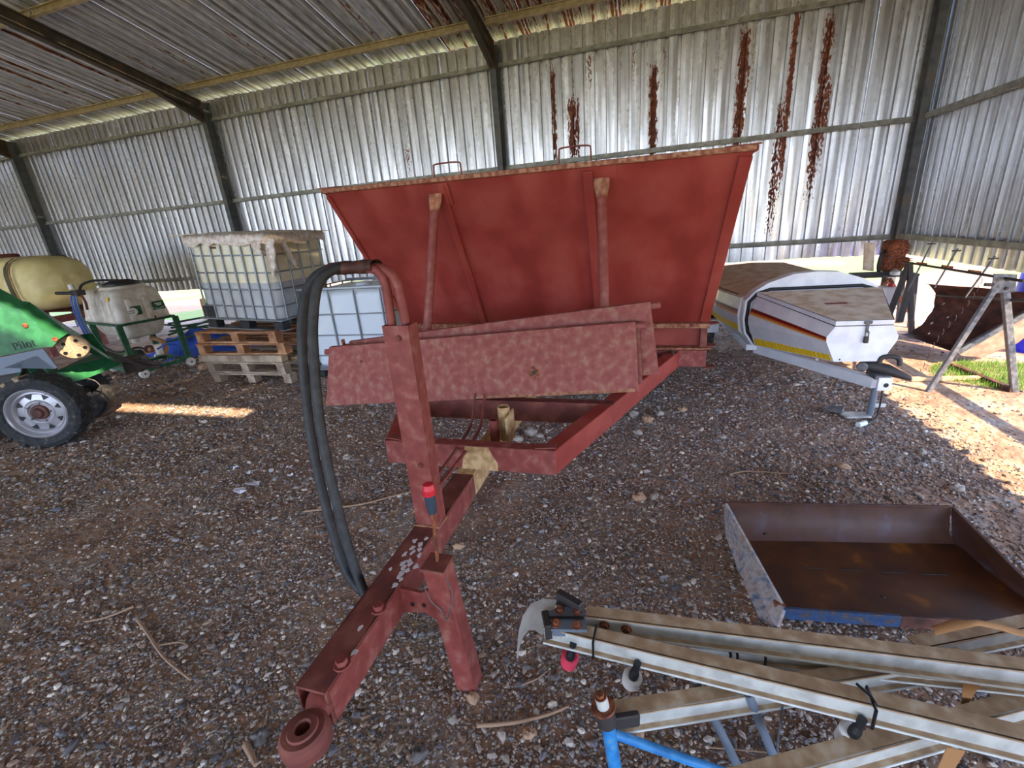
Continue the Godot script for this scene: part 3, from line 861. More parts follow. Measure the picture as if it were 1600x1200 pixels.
		part("mount_plate", MB.new().box(V(a.x, 1.83, -3.0 - (1.9 - 1.83) * 0.55 + 0.008), V(0.17, 0.15, 0.008), 0.002, Basis(V(1, 0, 0), 0.505)), M.red, so)
	# grab handles on the rim
	for q in [[V(-1.362, 1.93, -3.0), 0.19], [V(-0.532, 1.93, -3.0), 0.19]]:
		var a: Vector3 = q[0]
		var w: float = q[1]
		add.call("grab_handle", MB.new().tube(spline([a, a + V(0.002, 0.06, 0), a + V(0.02, 0.083, 0), a + V(w - 0.02, 0.080, 0), a + V(w, 0.058, 0), a + V(w, -0.005, 0)], 4), 0.0055, 6), M.red_brown)
	# foot of the hopper and chassis
	add.call("ledge", MB.new().beam(bl + V(0.0, -0.008, 0.03), br + V(0.0, -0.008, 0.03), 0.06, 0.035, 0.003), M.dirty_edge)
	add.call("skirt", MB.new().box(V(-0.815, 0.71, -3.645), V(2.5, 0.19, 0.01)), M.red)
	for x in [0.41, -0.8, -2.05]:
		add.call("foot_post", MB.new().box(V(x, 0.71, -3.615), V(0.05, 0.21, 0.06), 0.003), M.red_brown)
	add.call("bottom_flange", MB.new().box(V(-0.815, 0.612, -3.60), V(2.56, 0.014, 0.10), 0.003), M.dirty_edge)
	add.call("chassis_beam", MB.new().box(V(-0.83, 0.53, -3.6), V(2.53, 0.135, 0.06), 0.004), M.red_pink)
	for s in [0.63, 0.46]:
		add.call("gusset", MB.new().slab([V(0.43, s, -3.56), V(0.50, s, -3.58), V(0.50, s, -3.66), V(0.43, s, -3.68)], V(0, 0.008, 0)), M.red_brown)
	add.call("gusset", MB.new().slab([V(0.45, 0.80, -3.56), V(0.52, 0.80, -3.60), V(0.50, 0.80, -3.66), V(0.43, 0.80, -3.68)], V(0, 0.008, 0)), M.red_brown)
	add.call("threaded_stud", MB.new().rod(V(0.185, 0.60, -3.62), V(0.192, 0.575, -3.49), 0.018, 10), M.steel_grey)
	add.call("bolt", MB.new().bolt(V(0.32, 0.80, -3.54), V(0, 0, 1), 0.012, 0.012), M.bolt)
	for s in [-1, 1]:
		add.call("chassis_rail", MB.new().box(V(cx + s * 0.8, 0.55, -4.8), V(0.07, 0.12, 2.4), 0.003), M.red)
		add.call("support_frame", MB.new().box(V(cx + s * 0.9, 0.69, -4.85), V(0.05, 0.17, 1.9), 0.003), M.red_brown)
	add.call("axle", MB.new().rod(V(cx - 1.1, 0.37, -5.0), V(cx + 1.1, 0.37, -5.0), 0.05, 12), M.iron)
	add.call("axle_hanger", MB.new().box(V(cx, 0.43, -5.0), V(1.7, 0.13, 0.16), 0.004), M.iron)
	for s in [-1, 1]:
		var w: MeshInstance3D = add.call("wheel", tyre_mesh(0.37, 0.20, 0.20), M.tyre)
		w.transform = Transform3D(Basis(V(0, 0, 1), PI / 2), V(cx + s * 1.08, 0.365, -5.0) + o)
		part("wheel_rim", rim_mesh(0.20, 0.1), M.rim, w)

func ring(c: Vector3, rx: float, ry: float, axis: Vector3, seg := 14) -> Array:   # ellipse around axis, rx sideways, ry along the rest
	var z := axis.normalized()
	var x := (Vector3.UP if absf(z.y) < 0.9 else Vector3.BACK).cross(z).normalized()
	if absf(z.y) >= 0.9: x = Vector3.RIGHT
	var y := z.cross(x)
	var out := []
	for k in seg:
		out.append(c + x * cos(TAU * k / seg) * rx + y * sin(TAU * k / seg) * ry)
	return out

func tyre_mesh(R: float, w: float, rr: float) -> MB:   # axis along y
	var h := w / 2
	return MB.new().lathe(PackedVector2Array([Vector2(rr, -h * 0.8), Vector2(lerpf(rr, R, 0.4), -h), Vector2(R * 0.93, -h * 0.95), Vector2(R, -h * 0.7), Vector2(R, h * 0.7), Vector2(R * 0.93, h * 0.95), Vector2(lerpf(rr, R, 0.4), h), Vector2(rr, h * 0.8), Vector2(rr, -h * 0.8)]), 40, Vector3.ZERO)

func rim_mesh(r: float, h: float) -> MB:
	return MB.new().lathe(PackedVector2Array([Vector2(0, -h * 0.2), Vector2(r * 0.6, -h * 0.2), Vector2(r * 0.8, -h * 0.6), Vector2(r, -h * 0.8), Vector2(r, h * 0.8), Vector2(r * 0.8, h * 0.6), Vector2(r * 0.6, h * 0.2), Vector2(0, h * 0.2)]), 28, Vector3.ZERO)

# ---------------------------------------------------------------- loose side boards leaning on the trailer
func build_boards() -> void:
	var defs := [
		["front", [V(-2.106, 0.531, -2.400), V(-0.037, 0.691, -2.400), V(-0.061, 1.052, -2.520), V(-2.080, 0.912, -2.520)], "dusty red steel side board leaning in front, rusty spot near its end"],
		["mid", [V(-2.091, 0.545, -2.450), V(-0.018, 0.718, -2.450), V(-0.045, 1.041, -2.575), V(-2.130, 0.885, -2.575)], "dusty red side board in the middle of the leaning stack"],
		["rear", [V(-1.915, 0.580, -2.500), V(0.070, 0.759, -2.500), V(0.014, 1.141, -2.625), V(-1.990, 0.925, -2.625)], "red side board at the back of the leaning stack, ends furthest towards the white trailer"]]
	for k in 3:
		var c: Array = defs[k][1]
		var o := thing("side_board", defs[k][2], "steel board", c[0], "loose side boards")
		var q := []
		for p in c: q.append(p - c[0])
		var nn: Vector3 = (q[1] - q[0]).cross(q[3] - q[0]).normalized()
		part("plate", MB.new().slab(q, nn * 0.008), M.red_dust, o)
		part("bent_lip", MB.new().slab([q[3] + nn * 0.002, q[2] + nn * 0.002, q[2] - nn * 0.03 + V(0, 0.012, 0), q[3] - nn * 0.03 + V(0, 0.012, 0)], V(0, 0.006, 0)), M.red_dust, o)
		var u: Vector3 = (q[2] - q[3]).normalized()
		part("hinge_pin", MB.new().rod(q[2] - u * 0.2 - V(0, 0.022, 0) - nn * 0.02, q[2] + u * (0.055 if k != 1 else 0.03) - V(0, 0.022, 0) - nn * 0.02, 0.017, 12), M.red_dust, o)
		part("hinge_pin", MB.new().rod(q[3] + u * 0.2 - V(0, 0.022, 0) - nn * 0.02, q[3] - u * 0.05 - V(0, 0.022, 0) - nn * 0.02, 0.014, 12), M.red_dust, o)
		if k == 0:
			var s: Vector3 = q[0].lerp(q[1], 0.715).lerp(q[3].lerp(q[2], 0.715), 0.36)
			var rr := []
			var r2 := []
			for i in 12:
				var a := TAU * i / 12
				rr.append(s + (u * cos(a) + nn.cross(u) * sin(a)) * (0.034 + 0.012 * sin(i * 2.3)) + nn * 0.001)
				r2.append(s + (u * cos(a) + nn.cross(u) * sin(a)) * (0.012 + 0.003 * sin(i * 1.7)) + nn * 0.002)
			part("rust_spot", MB.new().slab(rr, nn * 0.001), M.rust, o, "rusty spot")
			part("rust_hole", MB.new().slab(r2, nn * 0.001), M.black, o)
			var h: Vector3 = q[0].lerp(q[1], 0.13).lerp(q[3].lerp(q[2], 0.13), 0.72)
			part("bolt", MB.new().bolt(h, nn, 0.008, 0.006), M.bolt, o)
			var band := []
			for i in 13:
				var f := 0.52 + 0.47 * i / 12.0
				band.append(q[0].lerp(q[1], f).lerp(q[3].lerp(q[2], f), 0.02 + 0.035 * absf(sin(i * 1.9))) + nn * 0.001)
			var low := [q[0].lerp(q[1], 0.99) + nn * 0.001, q[0].lerp(q[1], 0.52) + nn * 0.001]
			band.reverse()
			var mb := MB.new()
			for i in 12:
				var fa := 0.99 - 0.47 * i / 12.0
				var fb := 0.99 - 0.47 * (i + 1) / 12.0
				mb.quad(q[0].lerp(q[1], fb) + nn * 0.001, q[0].lerp(q[1], fa) + nn * 0.001, band[i], band[i + 1])
			part("dirt_crust", mb, M.dirty_edge, o)
		elif k == 1:
			part("lug", MB.new().box(q[3] + u * 0.13 + V(0, 0.03, 0), V(0.012, 0.06, 0.03), 0.002), M.red_dust, o)
		else:
			part("bolt", MB.new().bolt(q[0].lerp(q[1], 0.965).lerp(q[3].lerp(q[2], 0.965), 0.2), nn, 0.008, 0.006), M.bolt, o)

# ---------------------------------------------------------------- caged totes and pallets
func rounded_prism(w: float, d: float, y0: float, y1: float, r: float, edge := 0.05) -> MB:   # upright box with rounded corners, base centre at 0
	var m := MB.new()
	var rows := []
	var prof := [[y0, -edge], [y0 + edge * 0.35, -edge * 0.25], [y0 + edge, 0.0], [y1 - edge, 0.0], [y1 - edge * 0.35, -edge * 0.25], [y1, -edge]]
	for p in prof:
		var row := []
		for c in 4:
			var sx: float = [1, -1, -1, 1][c]
			var sz: float = [1, 1, -1, -1][c]
			for k in 5:
				var a: float = [0.0, PI / 2, PI, -PI / 2][c] + PI / 2 * k / 4.0
				var rr: float = r + p[1]
				row.append(V(sx * (w / 2 - r) + cos(a) * maxf(rr, 0.005), p[0], sz * (d / 2 - r) + sin(a) * maxf(rr, 0.005)))
		row.reverse()
		rows.append(row)
	m.grid(rows, true)
	var top: Array = rows[-1]
	m.fan(top)
	m.fan(rows[0], true)
	return m

func cage(o: Node3D, w: float, d: float, y0: float, y1: float, hs: Array, nx: int, nz: int) -> void:
	var x := w / 2
	var z := d / 2
	for y in hs:
		var c := 0.08
		var p := [V(-x + c, y, z), V(x - c, y, z), V(x - c * 0.3, y, z - c * 0.3), V(x, y, z - c), V(x, y, -z + c), V(x - c * 0.3, y, -z + c * 0.3), V(x - c, y, -z), V(-x + c, y, -z), V(-x + c * 0.3, y, -z + c * 0.3), V(-x, y, -z + c), V(-x, y, z - c), V(-x + c * 0.3, y, z - c * 0.3), V(-x + c, y, z)]
		part("cage_ring", MB.new().tube(p, 0.009, 6), M.cage, o)
	for i in nx:
		var u := -x + 0.07 + (w - 0.14) * i / (nx - 1)
		for s in [-1, 1]:
			part("cage_bar", MB.new().rod(V(u, y0, s * (z + 0.004)), V(u, y1, s * (z + 0.004)), 0.011, 6), M.cage, o)
	for i in nz:
		var u := -z + 0.10 + (d - 0.20) * i / (nz - 1)
		for s in [-1, 1]:
			part("cage_bar", MB.new().rod(V(s * (x + 0.004), y0, u), V(s * (x + 0.004), y1, u), 0.011, 6), M.cage, o)

func make_pallet(called: String, label: String, at: Vector3, turn: float, mt: Material, w := 1.2, d := 1.0, boards := 5, bottom := true) -> Node3D:
	var o := thing(called, label, "pallet", at, "wooden pallets under the tote")
	o.rotation.y = turn
	for i in boards:
		part("deck_board", MB.new().box(V(0, 0.133, -d / 2 + 0.05 + (d - 0.1) * i / (boards - 1)), V(w, 0.021, 0.1), 0.002), mt, o)
	for i in 3:
		part("stringer", MB.new().box(V((i - 1) * (w / 2 - 0.06), 0.111, 0), V(0.11, 0.021, d), 0.002), mt, o)
		for j in 3:
			part("block", MB.new().box(V((i - 1) * (w / 2 - 0.06), 0.061, (j - 1) * (d / 2 - 0.06)), V(0.11, 0.078, 0.11), 0.004), mt, o)
	if bottom:
		for j in 3:
			part("bottom_board", MB.new().box(V(0, 0.0115, (j - 1) * (d / 2 - 0.06)), V(w, 0.021, 0.1), 0.002), mt, o)
	return o

func build_totes() -> void:
	var px := -4.69
	var pz := -4.64
	make_pallet("pallet", "grey-brown wooden pallet at the bottom of the stack, standing on the gravel", V(px + 0.03, 0.0, pz), 0.01, M.wood_grey, 1.2, 1.0, 5, false)
	make_pallet("pallet", "pale wooden pallet second from the ground, a thick plank on it", V(px, 0.145, pz + 0.01), -0.01, M.wood_grey, 1.2, 1.0, 5)
	single("plank", MB.new().box(V(px - 0.05, 0.335, pz + 0.46), V(1.28, 0.085, 0.11), 0.006), M.wood_grey, "thick pale plank lying in the middle of the pallet stack", "plank")
	single("plank", MB.new().box(V(px - 0.05, 0.325, pz - 0.42), V(1.28, 0.065, 0.11), 0.006), M.wood_grey, "second plank at the back edge of the pallet stack", "plank")
	make_pallet("pallet", "orange-brown wooden pallet third from the ground, just above the planks", V(px - 0.02, 0.378, pz + 0.0), 0.03, M.wood, 1.3, 1.0, 6)
	make_pallet("pallet", "topmost orange-brown wooden pallet, directly under the caged tote", V(px - 0.03, 0.523, pz + 0.0), -0.02, M.wood, 1.25, 1.0, 6)
	# the big tote ---------------------------------------------------------------
	var t := thing("caged_tote", "cream caged plastic tote half full of liquid on stacked pallets", "water tank", V(-4.60, 0.67, -4.67))
	t.rotation.z = -0.05
	var w := 1.14
	var d := 0.96
	part("tank", rounded_prism(w - 0.03, d - 0.03, 0.145, 1.10, 0.12, 0.06), M.poly_cream, t)
	part("liquid_level", rounded_prism(w - 0.024, d - 0.024, 0.142, 0.56, 0.12, 0.012), M.poly_full, t, "grey liquid seen through the lower half")
	cage(t, w, d, 0.13, 1.06, [0.29, 0.48, 0.67, 0.86, 1.05], 8, 5)
	part("base_plate", MB.new().box(V(0, 0.133, 0), V(w + 0.04, 0.022, d + 0.04), 0.006), M.cage, t)
	for i in 3:
		for j in 3:
			part("foot_block", MB.new().box(V((i - 1) * (w / 2 - 0.08), 0.066, (j - 1) * (d / 2 - 0.08)), V(0.13, 0.105, 0.13), 0.012), M.rubber, t)
	for j in 3:
		part("skid", MB.new().box(V(0, 0.01, (j - 1) * (d / 2 - 0.08)), V(w, 0.014, 0.12), 0.003), M.cage, t)
	part("label_plate", MB.new().box(V(-0.45, 0.22, d / 2 + 0.01), V(0.17, 0.13, 0.008), 0.003), M.rubber, t)
	part("rust_stain", MB.new().box(V(-0.18, 0.945, d / 2 + 0.001 - 0.014), V(0.08, 0.02, 0.004), 0.001), M.rust, t)
	# film over the top
	var f := thing("plastic_film", "dusty torn plastic film draped over the top of the caged tote", "plastic sheet", t.position)
	f.rotation = t.rotation
	var rows := []
	var r2 := RandomNumberGenerator.new()
	r2.seed = 3
	var nf := noise(3.0, 5, 3)
	var skirt := [0.0, 0.0, 0.03, 0.07, 0.12]
	for i in 5:
		var row := []
		var per := 44
		for k in per:
			var a := TAU * k / per
			var c := cos(a)
			var s := sin(a)
			var q := maxf(absf(c), absf(s))
			var ex: float = [0.0, 0.55, 1.0, 1.035, 1.03][i]
			var x := c / q * (w / 2 + 0.03) * ex
			var z := s / q * (d / 2 + 0.03) * ex
			var y: float = 1.105 - [0.0, 0.0, 0.015, 0.055, 0.13][i] + nf.get_noise_2d(x * 2, z * 2 + i) * 0.02
			if i == 4: y += nf.get_noise_2d(x * 3, z * 3) * 0.05
			row.append(V(x, y, z))
		rows.append(row)
	for row in rows: row.reverse()
	part("film_top", MB.new().grid(rows, true), M.film, f)
	part("film_edge", MB.new().beam(V(-w / 2 - 0.10, 1.085, d / 2 + 0.03), V(-w / 2 + 0.1, 1.1, d / 2 - 0.1), 0.14, 0.012, 0.003), M.film, f)
	part("film_edge", MB.new().slab([V(w / 2 - 0.1, 1.09, -d / 2 - 0.08), V(w / 2 - 0.3, 1.10, -d / 2 - 0.02), V(w / 2 - 0.3, 1.10, 0.0), V(w / 2 + 0.09, 1.085, -d / 2 - 0.05)], V(0, 0.008, 0)), M.film, f)
	for q in [[V(w / 2 + 0.03, 1.03, d / 2 - 0.02), V(w / 2 + 0.035, 0.82, d / 2 - 0.01), V(w / 2 + 0.02, 0.62, d / 2 + 0.0), 0.085, 0.02], [V(w / 2 + 0.03, 1.02, d / 2 - 0.18), V(w / 2 + 0.05, 0.85, d / 2 - 0.26), V(w / 2 + 0.04, 0.68, d / 2 - 0.36), 0.075, 0.022], [V(w / 2 - 0.10, 1.02, d / 2 + 0.03), V(w / 2 - 0.09, 0.93, d / 2 + 0.04), V(w / 2 - 0.05, 0.86, d / 2 + 0.03), 0.09, 0.02]]:
		var path := spline([q[0], q[1], q[2]], 5)
		var g := []
		for i in path.size():
			var u := float(i) / (path.size() - 1)
			g.append(ring(path[i], lerpf(q[3], q[4], u) * (1 + 0.2 * sin(i * 2.1)), 0.012 + 0.012 * absf(sin(i * 1.3)), V(0.05, -1, 0.02), 10))
		part("film_tail", MB.new().grid(g, true), M.film, f)
	# the second tote ---------------------------------------------------------------
	var t2 := thing("caged_tote", "low white caged plastic tote behind the black hoses of the drawbar", "water tank", V(-3.385, -0.02, -4.97))
	t2.rotation.y = 0.02
	var w2 := 1.16
	part("tank", rounded_prism(w2 - 0.03, 0.97, 0.14, 1.07, 0.13, 0.07), M.poly_white, t2)
	cage(t2, w2, 1.0, 0.13, 1.10, [0.30, 0.55, 0.80, 1.09], 4, 4)
	part("top_rail", MB.new().box(V(0, 1.10, 0.5), V(w2 + 0.02, 0.03, 0.03), 0.005), M.cage, t2)
	part("top_rail", MB.new().box(V(0, 1.10, -0.5), V(w2 + 0.02, 0.03, 0.03), 0.005), M.cage, t2)
	part("screw_cap", MB.new().lathe(PackedVector2Array([Vector2(0.10, 0), Vector2(0.10, 0.03), Vector2(0.08, 0.045), Vector2(0, 0.05)]), 18, V(0, 1.065, 0)), M.poly_white, t2)
	part("base_plate", MB.new().box(V(0, 0.13, 0), V(w2 + 0.03, 0.03, 1.03), 0.005), M.cage, t2)
	for i in 3:
		for j in 3:
			part("foot_block", MB.new().box(V((i - 1) * 0.52, 0.06, (j - 1) * 0.43), V(0.12, 0.12, 0.12), 0.01), M.rubber, t2)

# ---------------------------------------------------------------- white mounted sprayer, yellow tank, tarp
func build_sprayers() -> void:
	var s := thing("mounted_sprayer", "white plastic crop sprayer tank on a green frame with small rollers", "sprayer", V(-6.75, 0, -4.25))
	s.basis = Basis(V(0.25, 0, -0.968), V(0, 1, 0), V(0.968, 0, 0.25))
	var w := 0.66
	var d := 1.2
	var c := V(w / 2, 0, -d / 2)
	var tank := func(y0: float, y1: float, wa: float, da: float, wb: float, db: float, r: float) -> MB:
		var m := MB.new()
		var rows := []
		for f in [[0.0, -0.05], [0.04, -0.015], [0.12, 0.0], [0.5, 0.0], [0.78, -0.005], [0.9, -0.03], [0.97, -0.07], [1.0, -0.13]]:
			var row := []
			var ww: float = lerpf(wa, wb, f[0]) + f[1]
			var dd: float = lerpf(da, db, f[0]) + f[1]
			for q in 4:
				var sx: float = [1, -1, -1, 1][q]
				var sz: float = [1, 1, -1, -1][q]
				for k in 5:
					var a: float = [0.0, PI / 2, PI, -PI / 2][q] + PI / 2 * k / 4.0
					row.append(c + V(sx * (ww / 2 - r) + cos(a) * r, lerpf(y0, y1, f[0]), sz * (dd / 2 - r) + sin(a) * r))
			row.reverse()
			rows.append(row)
		m.grid(rows, true)
		m.fan(rows[-1]); m.fan(rows[0], true)
		return m
	var up := part("tank_upper", tank.call(0.75, 1.2, w, d, w - 0.10, d - 0.12, 0.10), M.poly_spray, s)
	part("tank_lower", tank.call(0.80, 0.52, w - 0.08, d - 0.10, w - 0.22, d - 0.28, 0.09), M.poly_spray, s)
	part("sump", MB.new().lathe(PackedVector2Array([Vector2(0, 0.40), Vector2(0.06, 0.40), Vector2(0.06, 0.46), Vector2(0.20, 0.5), Vector2(0.20, 0.54), Vector2(0, 0.54)]), 20, c), M.poly_spray, s)
	for x in [0.20, 0.40]:
		part("moulded_rib", MB.new().grid([ring(V(x, 0.78, -0.015), 0.045, 0.02, Vector3.UP), ring(V(x, 1.05, -0.03), 0.04, 0.02, Vector3.UP), ring(V(x - 0.01, 1.17, -0.10), 0.03, 0.02, V(0, 1, -1))], true), M.poly_spray, up)
	for z in [-0.2, -0.42, -0.64]:
		part("moulded_rib", MB.new().grid([ring(V(0.012, 0.78, z), 0.02, 0.045, Vector3.UP), ring(V(0.03, 1.05, z), 0.02, 0.04, Vector3.UP), ring(V(0.09, 1.17, z), 0.02, 0.03, V(1, 1, 0))], true), M.poly_spray, up)
	part("filler_ring", MB.new().lathe(PackedVector2Array([Vector2(0.27, 0), Vector2(0.27, 0.035), Vector2(0.25, 0.045), Vector2(0, 0.045)]), 28, c + V(0.02, 1.19, 0.12)), M.poly_spray, s)
	part("filler_lid", MB.new().lathe(PackedVector2Array([Vector2(0.22, 0), Vector2(0.22, 0.03), Vector2(0.10, 0.075), Vector2(0, 0.08)]), 24, c + V(0.02, 1.235, 0.12)), M.black, s)
	# band and frame
	for q in [[V(-0.005, 0.745, 0.005), V(w + 0.005, 0.745, 0.005)], [V(-0.005, 0.745, 0.005), V(-0.005, 0.745, -d)], [V(w + 0.005, 0.745, 0.005), V(w + 0.005, 0.745, -d)], [V(-0.005, 0.745, -d), V(w, 0.745, -d)]]:
		part("tank_band", MB.new().beam(q[0], q[1], 0.03, 0.03, 0.003), M.green_dark, s)
	for q in [[V(-0.01, 0.74, 0.01), V(0.0, 0.33, 0.02)], [V(w + 0.01, 0.74, 0.01), V(w + 0.01, 0.09, 0.02)], [V(-0.01, 0.74, -0.9), V(0, 0.09, -0.9)], [V(w, 0.74, -0.9), V(w, 0.09, -0.9)]]:
		part("frame_leg", MB.new().beam(q[0], q[1], 0.07, 0.045, 0.004, Vector3.BACK), M.green_dark, s)
	part("frame_leg", MB.new().tube(spline([V(0.0, 0.36, 0.02), V(0.01, 0.25, 0.03), V(0.04, 0.14, 0.04), V(0.14, 0.09, 0.04)]), 0.035, 8), M.green_dark, s)
	part("leg_gusset", MB.new().slab([V(-0.04, 0.24, 0.05), V(0.1, 0.16, 0.05), V(0.06, 0.40, 0.05), V(-0.035, 0.44, 0.05)], V(0, 0, 0.015)), M.green_dark, s)
	for z in [0.03, -0.62]:
		part("frame_rail", MB.new().beam(V(0.0, 0.10, z), V(w + 0.03, 0.10, z), 0.05, 0.045, 0.004), M.green_dark, s)
	for x in [0.0, w]:
		part("frame_rail", MB.new().beam(V(x, 0.10, 0.03), V(x, 0.10, -0.9), 0.05, 0.045, 0.004), M.green_dark, s)
	for x in [0.06, w + 0.0]:
		for z in [0.07, -0.94]:
			var r := part("roller", MB.new().lathe(PackedVector2Array([Vector2(0.012, -0.03), Vector2(0.055, -0.03), Vector2(0.06, -0.02), Vector2(0.06, 0.02), Vector2(0.055, 0.03), Vector2(0.012, 0.03)]), 20, V(x, 0.06, z), Basis(V(1, 0, 0), PI / 2)), M.poly_spray, s)
			part("axle_pin", MB.new().rod(V(x, 0.06, z - 0.035), V(x, 0.06, z + 0.035), 0.014, 8), M.iron, r)
	# printed plates on the tank
	var lg := part("logo_plate", MB.new().box(V(0.245, 0.905, 0.001), V(0.12, 0.12, 0.006), 0.001), M.green_dark, s)
	part("logo_disc", MB.new().lathe(PackedVector2Array([Vector2(0.052, 0), Vector2(0.052, 0.004), Vector2(0, 0.004)]), 20, V(0.205, 0.895, 0.004), Basis(V(1, 0, 0), PI / 2)), M.white_plastic, lg)
	for k in 3:
		part("logo_bar", MB.new().box(V(0.185, 0.93 - k * 0.025, 0.0065), V(0.09 - k * 0.012, 0.008, 0.004), 0), M.white_plastic if k == 0 else M.green_dark, lg)
	var lg2 := part("logo_plate", MB.new().box(V(0.52, 0.93, -0.004), V(0.15, 0.115, 0.006), 0.001), M.green_dark, s)
	part("logo_bar", MB.new().box(V(0.52, 0.955, 0.0), V(0.085, 0.014, 0.004), 0), M.white_plastic, lg2)
	part("logo_bar", MB.new().box(V(0.525, 0.934, 0.0), V(0.06, 0.012, 0.004), 0), M.white_plastic, lg2)
	part("logo_swoosh", MB.new().tube(spline([V(0.45, 0.905, 0.0), V(0.48, 0.89, 0.0), V(0.52, 0.882, 0.0), V(0.56, 0.898, 0.0), V(0.59, 0.90, 0.0)]), 0.004, 5), M.white_plastic, lg2)
	part("sticker", MB.new().box(V(0.03, 1.09, -0.16), V(0.006, 0.05, 0.075), 0.001, Basis(V(0, 0, 1), -0.1)), M.yellow, s, "yellow warning sticker")
	part("clasp", MB.new().box(V(0.43, 0.765, 0.02), V(0.016, 0.07, 0.02), 0.003), M.rust, s)
	# controls and hoses on the far end
	var inv := s.transform.affine_inverse()
	for k in 4:
		var x := 0.035 * k
		part("control_hose", MB.new().tube(spline([inv * V(-7.39 + x, 1.17, -4.22), inv * V(-7.40 + x, 1.02, -4.20), inv * V(-7.44 + x, 0.80, -4.22), inv * V(-7.46 + x * 1.2, 0.55, -4.26), inv * V(-7.40 + x, 0.44, -4.3)]), 0.012, 7), M.slate if k % 2 else M.tarp, s)
	part("control_lever", MB.new().rod(inv * V(-7.30, 1.20, -4.25), inv * V(-7.62, 1.215, -4.2), 0.022, 8), M.black, s)
	part("control_block", MB.new().box(inv * V(-7.32, 1.20, -4.27), V(0.10, 0.07, 0.22), 0.008), M.rubber, s)
	part("control_knob", MB.new().lathe(PackedVector2Array([Vector2(0, 0), Vector2(0.035, 0), Vector2(0.035, 0.06), Vector2(0, 0.07)]), 12, inv * V(-7.40, 1.25, -4.27)), M.white_plastic, s)
	part("hose", MB.new().tube(spline([inv * V(-7.28, 1.22, -4.27), inv * V(-7.26, 1.30, -4.32), inv * V(-7.16, 1.335, -4.42), inv * V(-6.98, 1.31, -4.6)]), 0.016, 8), M.black, s)
	part("red_pipe", MB.new().tube(spline([inv * V(-7.25, 1.16, -4.24), inv * V(-7.2, 1.15, -4.23), inv * V(-7.16, 1.08, -4.22), inv * V(-7.18, 0.98, -4.22)]), 0.016, 8), M.red_brown, s)
	part("pump", MB.new().lathe(PackedVector2Array([Vector2(0, 0), Vector2(0.09, 0), Vector2(0.10, 0.05), Vector2(0.07, 0.16), Vector2(0.04, 0.2), Vector2(0, 0.2)]), 18, V(0.20, 0.14, -0.3)), M.iron, s)
	part("pump_flange", MB.new().lathe(PackedVector2Array([Vector2(0.03, 0), Vector2(0.06, 0), Vector2(0.06, 0.03), Vector2(0.03, 0.03)]), 16, V(0.30, 0.33, -0.2), Basis(V(1, 0, 0), PI / 2)), M.rust, s)
	part("filter_bowl", MB.new().lathe(PackedVector2Array([Vector2(0, 0), Vector2(0.045, 0.01), Vector2(0.05, 0.16), Vector2(0, 0.16)]), 14, V(0.40, 0.22, -0.15)), M.poly_spray, s)
	part("suction_hose", MB.new().tube(spline([V(0.42, 0.46, -0.35), V(0.50, 0.40, -0.25), V(0.52, 0.30, -0.2), V(0.46, 0.2, -0.2)]), 0.03, 10), M.strap, s)
	part("blue_hose", MB.new().tube(spline([V(0.36, 0.32, -0.1), V(0.5, 0.36, -0.08), V(0.60, 0.30, -0.05), V(0.52, 0.17, 0.0), V(0.38, 0.14, -0.05)]), 0.012, 7), M.tarp, s)
	part("black_hose", MB.new().tube(spline([inv * V(-7.35, 0.5, -4.3), V(-0.1, 0.40, -0.1), V(0.1, 0.42, 0.0), V(0.22, 0.36, -0.1)]), 0.014, 7), M.black, s)
	# folded booms reaching towards the pallets
	for q in [[V(w, 0.62, -0.25), V(w + 0.75, 0.60, -0.35)], [V(w, 0.56, -0.2), V(w + 0.7, 0.52, -0.28)], [V(w, 0.50, -0.3), V(w + 0.72, 0.46, -0.32)], [V(w, 0.60, -0.4), V(w + 0.6, 0.42, -0.4)], [V(w - 0.1, 0.36, -0.3), V(w + 0.7, 0.36, -0.33)], [V(w, 0.44, -0.38), V(w + 0.7, 0.55, -0.36)]]:
		part("boom_arm", MB.new().beam(q[0], q[1], 0.03, 0.026, 0.003), M.green_dark, s)
	# tarp heap
	var tp := MB.new()
	var nt := noise(1.6, 8, 4)
	var rows := []
	for i in 13:
		var row := []
		for k in 17:
			var u := k / 16.0 - 0.5
			var v := i / 12.0 - 0.5
			var hgt := maxf(0.0, 1.0 - pow(absf(u * 2), 3.0)) * maxf(0.0, 1.0 - pow(absf(v * 2), 2.0))
			row.append(V(u * 1.9, 0.002 + hgt * (0.26 + nt.get_noise_2d(u * 3, v * 3) * 0.28), -v * 0.9))
		rows.append(row)
	tp.grid(rows)
	var th := single("tarpaulin", tp, M.tarp, "crumpled blue tarpaulin heaped on the ground behind the white sprayer", "tarpaulin")
	th.position = V(-7.25, 0, -5.75)
	# yellow tank on its cradle
	var y := thing("yellow_tank", "big pale yellow plastic tank with dark straps behind the green machine", "tank", V(-11.75, 0, -5.7))
	var body := MB.new()
	var rr := []
	var L := 1.95
	for i in 15:
		var f := -1.0 + 2.0 * i / 14.0
		f = signf(f) * (1.0 - pow(1.0 - absf(f), 1.6))
		var k := pow(1.0 - pow(absf(f), 5.0), 0.32) if absf(f) < 1 else 0.0
		var row := []
		for j in 32:
			var a := TAU * j / 32
			var ca := cos(a)
			var sa := sin(a)
			var e := pow(pow(absf(ca), 3.2) + pow(absf(sa), 3.2), -1.0 / 3.2)
			row.append(V(f * L, 1.27 + sa * e * 0.49 * (0.25 + 0.75 * k), ca * e * 0.56 * (0.25 + 0.75 * k)))
		rr.append(row)
	body.grid(rr, true)
	body.fan(rr[0]); body.fan(rr[-1], true)
	part("tank", body, M.poly_yellow, y)
